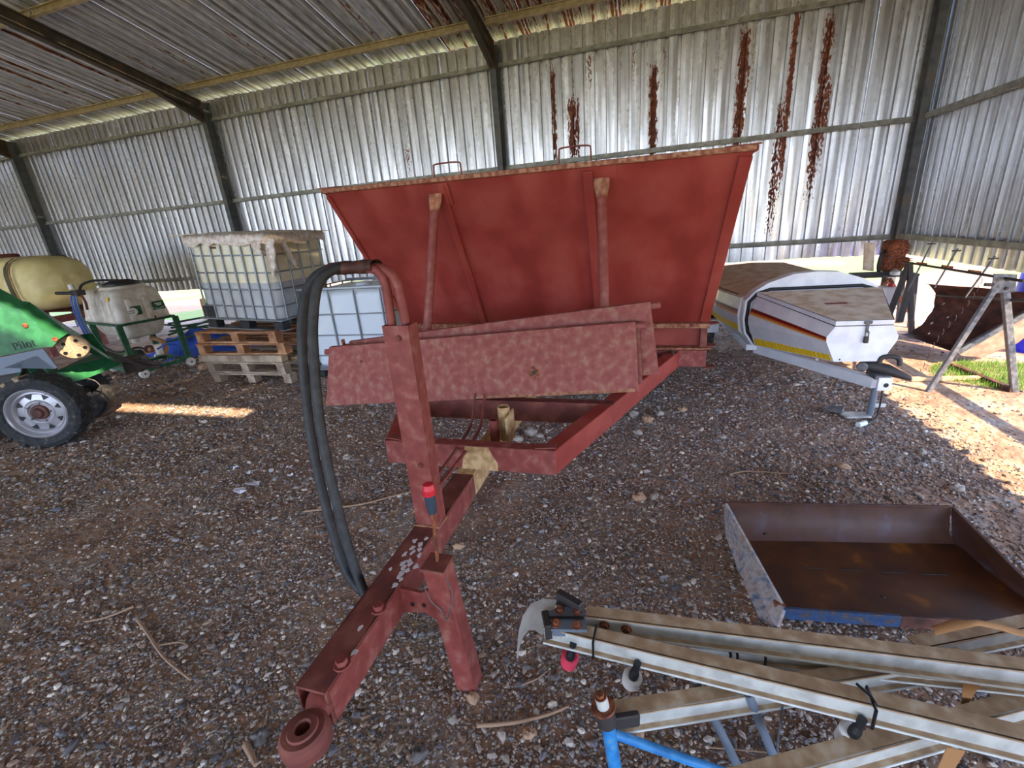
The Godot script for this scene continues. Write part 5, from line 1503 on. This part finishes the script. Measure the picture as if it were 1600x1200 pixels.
	part("casing_cover", MB.new().box(o + V(2.885, 0.93, -6.795), V(0.11, 0.13, 0.01), 0.004), M.steel_grey, e)
	part("fan_housing", MB.new().lathe(PackedVector2Array([Vector2(0.11, 0), Vector2(0.11, 0.05), Vector2(0.08, 0.07), Vector2(0.05, 0.06), Vector2(0, 0.06)]), 22, o + V(2.90, 0.97, -6.80), Basis(V(1, 0, 0), PI / 2)), M.rust, e)
	part("cylinder_head", MB.new().box(o + V(2.99, 0.80, -6.86), V(0.13, 0.12, 0.16), 0.02), M.rust, e)
	for k in 5:
		part("cooling_fin", MB.new().box(o + V(2.99, 0.755 + k * 0.022, -6.86), V(0.16, 0.006, 0.19), 0.001), M.rust, e)
	part("exhaust", MB.new().tube(spline([o + V(2.80, 0.95, -6.85), o + V(2.76, 0.90, -6.82), o + V(2.75, 0.78, -6.82), o + V(2.77, 0.70, -6.84)]), 0.022, 9), M.iron, e)
	part("oil_can", MB.new().lathe(PackedVector2Array([Vector2(0, 0), Vector2(0.05, 0), Vector2(0.05, 0.04), Vector2(0.015, 0.07), Vector2(0, 0.07)]), 14, o + V(2.90, 0.665, -6.74)), M.alu, e)
	part("bed_plate", MB.new().box(o + V(2.84, 0.655, -6.9), V(0.62, 0.03, 0.36), 0.004), M.iron, e)
	for q in [[2.56, -6.75, 0.06], [3.12, -6.75, -0.06], [2.56, -7.05, 0.06], [3.12, -7.05, -0.06]]:
		part("bed_leg", MB.new().beam(o + V(q[0], 0.65, q[1]), o + V(q[0] - q[2], 0.0, q[1]), 0.05, 0.05, 0.004, Vector3.BACK), M.iron, e)
	part("bed_brace", MB.new().beam(o + V(2.86, 0.62, -6.75), o + V(3.12, 0.2, -6.75), 0.04, 0.03, 0.004, Vector3.BACK), M.rust, e)
	part("bed_brace", MB.new().beam(o + V(2.86, 0.62, -6.75), o + V(2.58, 0.2, -6.75), 0.04, 0.03, 0.004, Vector3.BACK), M.rust, e)
	# white plastic can under it and a blue barrel outside
	var w := thing("plastic_can", "white plastic can standing under the rusty engine", "can", V(2.74, 0, -6.55))
	part("can_body", rounded_prism(0.24, 0.2, 0.0, 0.56, 0.06, 0.03), M.white_plastic, w)
	part("can_cap", MB.new().lathe(PackedVector2Array([Vector2(0.03, 0), Vector2(0.03, 0.035), Vector2(0, 0.035)]), 14, V(0.05, 0.56, 0.03)), M.red_cap, w)
	var b := thing("blue_barrel", "bright blue plastic barrel just outside below the end wall", "barrel", V(3.86, -0.05, -5.75))
	part("barrel_body", MB.new().lathe(PackedVector2Array([Vector2(0, 0), Vector2(0.26, 0), Vector2(0.29, 0.04), Vector2(0.30, 0.27), Vector2(0.315, 0.29), Vector2(0.315, 0.31), Vector2(0.30, 0.33), Vector2(0.30, 0.57), Vector2(0.315, 0.59), Vector2(0.315, 0.61), Vector2(0.30, 0.63), Vector2(0.29, 0.85), Vector2(0.26, 0.90), Vector2(0, 0.90)]), 36, Vector3.ZERO), M.blue, b)
	for s in [-1, 1]:
		part("bung", MB.new().lathe(PackedVector2Array([Vector2(0.04, 0), Vector2(0.04, 0.02), Vector2(0, 0.02)]), 14, V(0.16 * s, 0.90, 0)), M.blue, b)
	# stump outside the back wall gap, shrubs and grass tufts
	var st := thing("gate_post", "short weathered post outside, seen under the wall beside the sprayer", "post", V(-10.6, -0.05, -8.75))
	part("post_shaft", MB.new().box(V(0, 0.26, 0), V(0.16, 0.56, 0.16), 0.02), M.strap, st)
	var leaf := mat(rgb(92, 132, 44), 0.7)
	leaf.backlight_enabled = true
	leaf.backlight = rgb(90, 130, 40)
	var lm := MB.new()
	lm.quad(V(-0.008, 0, 0), V(0.008, 0, 0), V(0.002, 0.1, 0.025), V(-0.002, 0.1, 0.025))
	var leafm := lm.mesh()
	var patches := [["shrub", "leafy green weed shrub outside the back wall beside the totes", V(-9.6, 0, -8.7), 0.9, 0.35, 2200, 1.3], ["grass_tuft", "bright green grass growing in the sun by the trough", V(3.15, 0, -4.85), 0.62, 0.42, 5000, 0.42], ["grass_tuft", "sparse grass at the edge of the sunlit floor near the blue barrel", V(3.3, 0, -4.2), 0.45, 0.3, 1500, 0.36]]
	for p in patches:
		var mm := MultiMesh.new()
		mm.transform_format = MultiMesh.TRANSFORM_3D
		mm.mesh = leafm
		mm.instance_count = p[5]
		for i in p[5]:
			var a := rng.randf() * TAU
			var d := sqrt(rng.randf())
			var s: float = p[6] * rng.randf_range(0.5, 1.2)
			var up := 0.0 if p[0] == "grass_tuft" else rng.randf() * 0.42
			var bs := Basis(Vector3.UP, rng.randf() * TAU) * Basis(V(1, 0, 0), rng.randf_range(-0.7, 0.7)) * Basis.from_scale(V(s * 0.8, s, s))
			mm.set_instance_transform(i, Transform3D(bs, V(cos(a) * d * p[3], up, sin(a) * d * p[4])))
		var mi := MultiMeshInstance3D.new()
		mi.name = numbered(p[0])
		mi.multimesh = mm
		mi.material_override = leaf
		mi.position = p[2]
		add_child(mi)
		tag(mi, p[1], "shrub" if p[0] == "shrub" else "grass", "", "stuff")

# ---------------------------------------------------------------- scoop on the ground, front right
func build_scoop() -> void:
	var inside := mat(rgb(96, 52, 30), 0.5, 0.0, [[0.15, rgb(72, 46, 36)], [0.45, rgb(88, 56, 42)], [0.7, rgb(86, 58, 58)], [0.88, rgb(96, 84, 92)]], 0.55, 0.014, 0.05, 51)
	var floor_m := mat(rgb(120, 62, 22), 0.45, 0.0, [[0.2, rgb(72, 44, 32)], [0.5, rgb(88, 52, 32)], [0.75, rgb(98, 60, 34)], [0.92, rgb(140, 84, 34)]], 0.7, 0.01, 0.05, 52)
	var outm := mat(rgb(176, 176, 190), 0.7, 0.0, [[0.2, rgb(96, 112, 140)], [0.36, rgb(160, 162, 170)], [0.55, rgb(192, 182, 180)], [0.8, rgb(156, 132, 122)]], 0.4, 0.03, 0.15, 53)
	var lipm := mat(rgb(40, 76, 130), 0.6, 0.0, [[0.25, rgb(36, 62, 104)], [0.5, rgb(50, 80, 122)], [0.65, rgb(66, 60, 66)], [0.9, rgb(110, 104, 106)]], 0.3, 0.02, 0.1, 54)
	var s := thing("digger_scoop", "wide rusty steel scoop with worn blue outside lying on the gravel", "scoop", V(0.47, 0, -1.6))
	var o := -s.position
	var bl := [V(0.39, 0.205, -2.13), V(0.41, 0.14, -2.125), V(0.44, 0.085, -2.10), V(0.485, 0.05, -2.06), V(0.52, 0.040, -1.95), V(0.55, 0.055, -1.645)]
	var br := [V(1.375, 0.205, -2.26), V(1.38, 0.14, -2.255), V(1.38, 0.085, -2.235), V(1.39, 0.05, -2.20), V(1.43, 0.040, -2.06), V(1.50, 0.055, -1.75)]
	var rows := []
	var under := []
	for i in 6:
		var row := []
		var ro := []
		for k in 9:
			var p: Vector3 = bl[i].lerp(br[i], k / 8.0)
			row.append(o + p)
			ro.append(o + p + (V(0, 0.0, -0.014) if i < 2 else V(0, -0.014 if i < 5 else -0.03, -0.008 if i < 4 else 0.0)))
		rows.append(row)
		under.append(ro)
	for r in rows: r.reverse()
	part("back_wall", MB.new().grid([rows[0], rows[1], rows[2], rows[3]]), inside, s)
	part("scoop_floor", MB.new().grid([rows[3], rows[4], rows[5]]), floor_m, s)
	part("outer_skin", MB.new().grid(under), lipm, s)
	var fl: Vector3 = o + bl[5]
	var fr: Vector3 = o + br[5]
	var lb := Basis(Vector3.UP, atan2(-(fr.z - fl.z), fr.x - fl.x))
	part("cutting_edge", MB.new().box(fl.lerp(fr, 0.22) + V(0, -0.022, 0.004), V(fl.distance_to(fr) * 0.44, 0.055, 0.016), 0.003, lb), lipm, s, "worn blue stretch of the cutting edge")
	part("cutting_edge", MB.new().box(fl.lerp(fr, 0.72) + V(0, -0.022, 0.004), V(fl.distance_to(fr) * 0.56, 0.055, 0.0162), 0.003, lb), M.rust_dark, s)
	part("top_edge", MB.new().beam(o + bl[0] + V(-0.005, 0.0, -0.006), o + br[0] + V(0.0, 0.0, -0.006), 0.016, 0.012, 0.003), inside, s)
	# side plates
	var lp := [o + V(0.392, 0.21, -2.135), o + V(0.399, 0.09, -2.15), o + V(0.405, 0.03, -2.11), o + V(0.43, 0.0, -1.90), o + V(0.468, -0.005, -1.60), o + V(0.52, 0.0, -1.585), o + V(0.552, 0.062, -1.64)]
	var plate := part("side_plate", MB.new().slab(lp, V(-0.9, 0.25, 0).normalized() * 0.012), outm, s, "worn blue and white outside of the left plate")
	part("torn_edge", MB.new().slab([o + V(0.545, 0.064, -1.66), o + V(0.56, 0.075, -1.645), o + V(0.553, 0.045, -1.63), o + V(0.535, 0.03, -1.625), o + V(0.53, 0.06, -1.68)], V(0.006, 0.006, 0.002)), M.rust, plate)
	var rp := [o + V(1.375, 0.21, -2.262), o + V(1.50, 0.075, -1.75), o + V(1.48, 0.0, -1.73), o + V(1.43, 0.0, -2.0), o + V(1.40, 0.04, -2.24)]
	part("side_plate", MB.new().slab([rp[0], rp[4], rp[3], rp[2], rp[1]], V(-0.012, 0, 0)), inside, s)
	for k in 4:
		var p: Vector3 = [V(0.739, 0.0445, -1.923), V(0.893, 0.0445, -1.941), V(1.053, 0.0445, -1.956), V(1.211, 0.0445, -1.975)][k]
		part("weld_slot", MB.new().box(o + p, V(0.10, 0.003, 0.006), 0.001, Basis(Vector3.UP, 0.14)), M.iron, s)
	for p in [V(0.95, 0.0475, -1.79), V(0.58, 0.07, -2.10)]:
		part("rivet", MB.new().lathe(PackedVector2Array([Vector2(0.010, 0), Vector2(0.007, 0.004), Vector2(0, 0.005)]), 12, o + p), M.iron, s)

# ---------------------------------------------------------------- folded spray boom on its blue stand
func build_booms() -> void:
	var b := thing("spray_boom", "folded aluminium spray boom arms crossing over the gravel, dusty on top", "spray boom", V(0.35, 0, -1.1))
	var o := -b.position
	var arm := func(p: Vector3, q: Vector3, lab: String, d := 0.046, h := 0.048) -> void:
		# p and q run along the front upper edge; the flange reaches back by d
		var u := (q - p).normalized()
		var bk := Vector3.UP.cross(u).normalized()
		if bk.z > 0: bk = -bk
		var a := part("boom_arm", MB.new().slab([o + p, o + p + V(0, -h, 0), o + q + V(0, -h, 0), o + q], -bk * 0.004), M.alu, b, lab)
		part("top_flange", MB.new().slab([o + p - bk * 0.003, o + q - bk * 0.003, o + q + bk * d, o + p + bk * d], V(0, 0.004, 0)), M.alu_dust, a)
		part("lower_flange", MB.new().slab([o + p - bk * 0.014 + V(0, -h, 0), o + q - bk * 0.014 + V(0, -h, 0), o + q + bk * d + V(0, -h, 0), o + p + bk * d + V(0, -h, 0)], V(0, 0.004, 0)), M.alu_dust, a)
		part("front_bead", MB.new().rod(o + p - bk * 0.014 + V(0, -h - 0.004, 0), o + q - bk * 0.014 + V(0, -h - 0.004, 0), 0.0045, 6), M.alu, a)
	arm.call(V(-0.177, 0.350, -1.166), V(1.70, 0.350, -1.262), "upper arm nearest the scoop")
	arm.call(V(-0.305, 0.350, -1.095), V(1.70, 0.350, -0.96), "long arm crossing in front")
	arm.call(V(-0.069, 0.275, -0.907), V(0.95, 0.275, -1.31), "low arm starting at the blue stand")
	arm.call(V(0.20, 0.250, -0.80), V(1.35, 0.250, -1.36), "lowest arm at the bottom of the picture")
	arm.call(V(0.157, 0.288, -1.177), V(1.60, 0.288, -1.30), "arm half hidden under the upper one", 0.03, 0.034)
	arm.call(V(0.828, 0.275, -1.322), V(1.60, 0.275, -1.66), "arm beside the scoop edge")
	# hinge block with four bolts, and the bent guard
	var h := part("hinge_bracket", MB.new().slab([o + V(-0.305, 0.362, -1.150), o + V(-0.272, 0.362, -1.083), o + V(-0.163, 0.362, -1.103), o + V(-0.195, 0.362, -1.205)], V(0, 0.03, 0)), M.slate, b)
	part("hinge_ear", MB.new().box(o + V(-0.235, 0.368, -1.195), V(0.10, 0.05, 0.03), 0.004, Basis(Vector3.UP, -0.45)), M.iron, h)
	part("hinge_gap", MB.new().beam(o + V(-0.295, 0.364, -1.122), o + V(-0.18, 0.364, -1.145), 0.012, 0.004, 0.001), M.black, h)
	part("hinge_side", MB.new().box(o + V(-0.30, 0.335, -1.12), V(0.025, 0.06, 0.07), 0.004, Basis(Vector3.UP, 0.4)), M.iron, h)
	for p in [V(-0.265, 0.363, -1.104), V(-0.198, 0.363, -1.110), V(-0.262, 0.363, -1.160), V(-0.205, 0.363, -1.165)]:
		part("bolt", MB.new().bolt(o + p, Vector3.UP, 0.011, 0.014), M.rust, h)
	for x in [-0.115, -0.045]:
		part("bolt", MB.new().bolt(o + V(x, 0.328, -1.164), V(0, 0, 1), 0.012, 0.012), M.rust, b)
	var g := []
	for q in [[V(-0.280, 0.362, -1.205), V(-0.305, 0.335, -1.075)], [V(-0.330, 0.362, -1.20), V(-0.335, 0.335, -1.09)], [V(-0.372, 0.345, -1.185), V(-0.360, 0.318, -1.10)], [V(-0.398, 0.305, -1.165), V(-0.380, 0.285, -1.10)], [V(-0.408, 0.265, -1.135), V(-0.393, 0.25, -1.09)], [V(-0.405, 0.215, -1.085), V(-0.398, 0.21, -1.07)]]:
		g.append([o + q[1], o + q[0]])
	part("bent_guard", MB.new().grid(g), M.alu, b, "bent bare metal guard at the end")
	# spray nozzles below the arms
	for q in [[V(-0.213, 0.285, -1.085), M.pink, "red nozzle cap"], [V(-0.012, 0.285, -1.06), M.white_plastic, "white nozzle cap"], [V(0.557, 0.285, -1.02), M.white_plastic, "white nozzle cap"]]:
		var p: Vector3 = q[0]
		var nz := part("nozzle_body", MB.new().lathe(PackedVector2Array([Vector2(0, -0.05), Vector2(0.013, -0.05), Vector2(0.015, -0.02), Vector2(0.011, 0), Vector2(0.011, 0.03), Vector2(0, 0.03)]), 14, o + p, Basis(V(0, 0, 1), -0.2)), M.black, b)
		part("nozzle_cap", MB.new().lathe(PackedVector2Array([Vector2(0, -0.105), Vector2(0.012, -0.105), Vector2(0.027, -0.08), Vector2(0.030, -0.04), Vector2(0.022, -0.036), Vector2(0, -0.036)]), 14, o + p, Basis(V(0, 0, 1), -0.2) * Basis(V(1, 0, 0), 0.15)), q[1], nz, q[2])
	# black ties round the arms
	for q in [[V(-0.140, 0.326, -1.082), V(1, 0, 0.067)], [V(0.585, 0.326, -1.034), V(1, 0, 0.067)], [V(0.268, 0.270, -1.182), V(1, 0, -0.1)], [V(0.288, 0.270, -1.184), V(1, 0, -0.1)], [V(0.367, 0.270, -1.190), V(1, 0, -0.1)]]:
		var dd: Vector3 = q[1].normalized()
		var c: Vector3 = o + q[0]
		var bk := Vector3.UP.cross(dd).normalized()
		if bk.z > 0: bk = -bk
		var hh := 0.031 if q[0].y > 0.3 else 0.024
		var pts := [c - bk * 0.018 + V(0, hh, 0), c - bk * 0.021 - V(0, hh, 0), c + bk * 0.048 - V(0, hh, 0), c + bk * 0.048 + V(0, hh, 0), c - bk * 0.018 + V(0, hh, 0)]
		part("cable_tie", MB.new().tube(pts, 0.0042, 6), M.black, b)
	part("tie_tail", MB.new().tube([o + V(0.565, 0.357, -1.085), o + V(0.585, 0.362, -1.05), o + V(0.592, 0.355, -1.032)], 0.004, 6), M.black, b)
	part("hanging_strap", MB.new().slab([o + V(0.868, 0.298, -1.20), o + V(0.880, 0.20, -1.195), o + V(0.886, 0.20, -1.195), o + V(0.905, 0.298, -1.20)], V(0, 0, 0.002)), M.strap, b)
	part("hanging_strap", MB.new().slab([o + V(0.735, 0.298, -1.00), o + V(0.740, 0.06, -1.02), o + V(0.765, 0.06, -1.02), o + V(0.772, 0.298, -1.00)], V(0, 0, 0.002)), M.strap, b)
	# blue stand
	var st := thing("boom_stand", "blue pipe stand with a bolted post holding up the spray boom", "stand", V(-0.07, 0, -0.89))
	o = -st.position
	part("post", MB.new().rod(o + V(-0.085, 0.315, -0.878), o + V(-0.045, 0.0, -0.86), 0.019, 14), M.blue_paint, st)
	var top := part("post_cap", MB.new().rod(o + V(-0.100, 0.375, -0.884), o + V(-0.085, 0.31, -0.878), 0.017, 14), M.alu, st)
	part("cap_bolt", MB.new().bolt(o + V(-0.1, 0.375, -0.884), V(-0.2, 1, 0), 0.011, 0.014), M.rust, top)
	part("collar", MB.new().rod(o + V(-0.092, 0.335, -0.881), o + V(-0.083, 0.29, -0.877), 0.027, 16), M.iron, st)
	part("collar", MB.new().rod(o + V(-0.094, 0.345, -0.882), o + V(-0.0925, 0.338, -0.8815), 0.033, 16), M.rust, st)
	part("hinge_tab", MB.new().box(o + V(-0.045, 0.285, -0.895), V(0.10, 0.045, 0.02), 0.004, Basis(Vector3.UP, 0.37)), M.iron, st)
	part("brace_bar", MB.new().rod(o + V(-0.065, 0.24, -0.885), o + V(0.40, 0.02, -0.975), 0.013, 12), M.blue_paint, st)
	for q in [[V(0.150, 0.29, -1.075), V(0.291, 0.0, -1.035)], [V(0.300, 0.28, -1.055), V(0.405, 0.0, -1.061)]]:
		part("support_leg", MB.new().rod(o + q[0], o + q[1], 0.013, 12), M.slate, st)
	part("thin_wire", MB.new().rod(o + V(0.215, 0.012, -1.06), o + V(0.42, 0.014, -1.09), 0.003, 6), M.twig, st)
	part("thin_wire", MB.new().rod(o + V(0.40, 0.012, -1.065), o + V(0.395, 0.27, -1.07), 0.003, 6), M.steel_grey, st)
	# dry leaf lying over the arms
	var lf := []
	for i in 8:
		var f := i / 7.0
		var c := V(lerpf(0.83, 1.20, f), 0.362 + 0.05 * sin(f * 5.0) * (1 - f) + 0.01, lerpf(-1.30, -1.36, f))
		var w := 0.022 * (1.0 - f * 0.75) * (0.7 + 0.3 * sin(i * 2.0))
		lf.append([c + V(0.0, 0.0, w), c + V(0, 0.014, 0), c + V(0, 0, -w)])
	single("dry_leaf", MB.new().grid(lf), M.strap, "long dry tan leaf lying on the boom arms near the scoop", "dry leaf")

# ---------------------------------------------------------------- stones, twigs and scraps on the floor
func build_litter() -> void:
	var big := []
	for k in 5:
		var m := MB.new()
		var nr := noise(0.9, 300 + k, 2)
		var rows := []
		for i in 9:
			var row := []
			var th := PI * i / 8.0
			for j in 14:
				var a := TAU * j / 14
				var d := V(sin(th) * cos(a), cos(th), sin(th) * sin(a))
				var r := 1.0 + nr.get_noise_3d(d.x * 2, d.y * 2, d.z * 2) * 0.55
				row.append(V(d.x * r, d.y * r * 0.6, d.z * r * 0.8))
			rows.append(row)
		m.grid(rows, true)
		big.append(m.mesh())
	var ms := [M.stone, M.stone_tan, M.stone_dark]
	# [x, z, size, material, label]
	var S := [[-0.882, -3.199, 0.055, 0, "pale round stone behind the trailer's front bar, the largest there"], [-0.960, -3.08, 0.045, 0, "pale flat stone just left of the large round one behind the front bar"], [-0.80, -3.16, 0.03, 0, "small grey stone tucked beside the large round one behind the front bar"], [1.698, -2.787, 0.038, 0, "pale stone on bare floor behind the scoop, near the sunlit edge"], [-0.02, -2.413, 0.04, 1, "tan lump, one of a pair lying before the front bar of the trailer"], [0.06, -2.44, 0.032, 0, "grey lump, one of a pair lying before the front bar of the trailer"], [1.729, -3.225, 0.03, 0, "small white stone at the edge of the sun patch"], [-0.435, -1.936, 0.022, 0, "small pale stone in open gravel right of the drawbar"], [-0.575, -1.045, 0.026, 1, "tan flat stone at the toe of the parking leg"], [-0.345, -0.972, 0.024, 1, "orange tan stone against the twig by the boom stand"], [-1.253, -0.750, 0.034, 2, "dark grey stone at the bottom edge left of the tow eye"], [-0.68, -0.83, 0.028, 2, "dark slab-like stone right of the tow eye"], [-0.94, -1.80, 0.03, 1, "tan stone beside the foot of the hose mast"], [-1.875, -2.0, 0.035, 0, "pale stone left of the black hoses"], [-1.89, -0.742, 0.02, 0, "small white stone near the picture's lower left"], [-0.094, -3.64, 0.045, 0, "pale stone, leftmost of the scatter under the chassis beam"], [0.02, -3.55, 0.05, 1, "tan stone in the middle of the scatter under the chassis beam"], [0.113, -3.68, 0.04, 0, "pale stone, rear one of the scatter under the chassis beam"], [0.30, -3.80, 0.04, 1, "tan stone, rightmost of the scatter under the chassis beam"], [-0.05, -3.30, 0.035, 0, "pale stone nearest the trailer arm in the scatter"], [-5.6, -5.05, 0.07, 1, "tan stone on the ground behind the pallets"], [-6.1, -4.72, 0.08, 1, "orange brown stone beside the sprayer's rear roller"], [-5.5, -3.9, 0.04, 0, "grey stone left of the pallet stack"], [-0.005, -1.045, 0.03, 1, "brown stone below the white nozzle of the boom"], [1.2, -2.95, 0.035, 1, "tan stone far behind the scoop"], [0.55, -3.3, 0.03, 0, "pale stone between the red trailer and the jockey leg"], [-2.2, -2.6, 0.035, 0, "grey stone in front of the pallets near the hoses"], [-0.62, -0.96, 0.02, 0, "small grey stone just beyond the parking leg"]]
	for s in S:
		var o := single("loose_stone", big[rng.randi() % 5], ms[s[3]], s[4], "stone", "larger loose stones")
		o.transform = Transform3D(Basis(Vector3.UP, rng.randf() * TAU) * Basis.from_scale(Vector3.ONE * s[2]), V(s[0], floor_y(s[0], s[1]) + s[2] * 0.35, s[1]))
	var T := [[[V(-2.244, 0, -1.044), V(-2.10, 0, -0.99), V(-1.99, 0, -0.945), V(-1.87, 0, -0.905), V(-1.699, 0, -0.864)], 0.008, "long crooked twig lying on the gravel at the lower left"], [[V(-2.0, 0, -0.955), V(-1.92, 0, -0.99), V(-1.86, 0, -0.985)], 0.005, "short side twig touching the long crooked twig"], [[V(-0.525, 0, -0.954), V(-0.41, 0, -0.989), V(-0.31, 0, -1.036), V(-0.235, 0, -1.085)], 0.008, "pale stick between the parking leg and the boom stand"], [[V(0.519, 0, -2.754), V(0.60, 0, -2.80), V(0.694, 0, -2.811), V(0.860, 0, -2.805)], 0.007, "bent brown twig on bare ground behind the scoop"], [[V(-2.039, 0, -1.922), V(-1.725, 0, -2.044), V(-1.562, 0, -2.156), V(-1.40, 0, -2.27)], 0.007, "curved grey twig behind the black hoses"], [[V(-0.413, 0, -1.125), V(-0.362, 0, -1.162), V(-0.333, 0, -1.199)], 0.004, "thin grey twig left of the boom's bent guard"], [[V(-1.275, 0, -0.72), V(-1.19, 0, -0.675)], 0.014, "thick short piece of pale wood at the bottom edge"], [[V(-2.35, 0, -1.1), V(-2.42, 0, -1.02), V(-2.5, 0, -0.98)], 0.007, "short brown twig further left than the long crooked one"]]
	for t in T:
		var pts := []
		for p in t[0]: pts.append(p + V(0, floor_y(p.x, p.z) + 0.014, 0))
		single("twig", MB.new().tube(spline(pts, 4) if pts.size() > 2 else pts, t[1], 7, t[1] * 0.55), M.twig, t[2], "twig", "twigs on the floor")
	# white scraps
	var W := [[-2.63, -2.126, 0.075, "largest white paper scrap on the gravel before the pallets"], [-2.655, -2.03, 0.06, "white paper strip beside the largest scrap"], [-2.97, -2.30, 0.03, "white flake left of the scraps before the pallets"], [-2.64, -2.30, 0.03, "white flake beyond the largest paper scrap"], [-2.55, -2.38, 0.035, "white flake, furthest of the scraps before the pallets"], [-2.80, -2.25, 0.025, "white flake in the middle of the scattered scraps"], [-2.45, -2.28, 0.03, "white flake nearest the hoses among the scattered scraps"]]
	for w in W:
		var rg := []
		var n := 7
		for k in n:
			var a := TAU * k / n
			rg.append(V(cos(a) * w[2] * rng.randf_range(0.5, 1.0), rng.randf_range(0.0, 0.02), -sin(a) * w[2] * rng.randf_range(0.3, 0.8)))
		var o := single("paper_scrap", MB.new().slab(rg, V(0, 0.003, 0)), M.paper, w[3], "paper scrap", "white scraps")
		o.position = V(w[0], floor_y(w[0], w[1]) + 0.024, w[1])
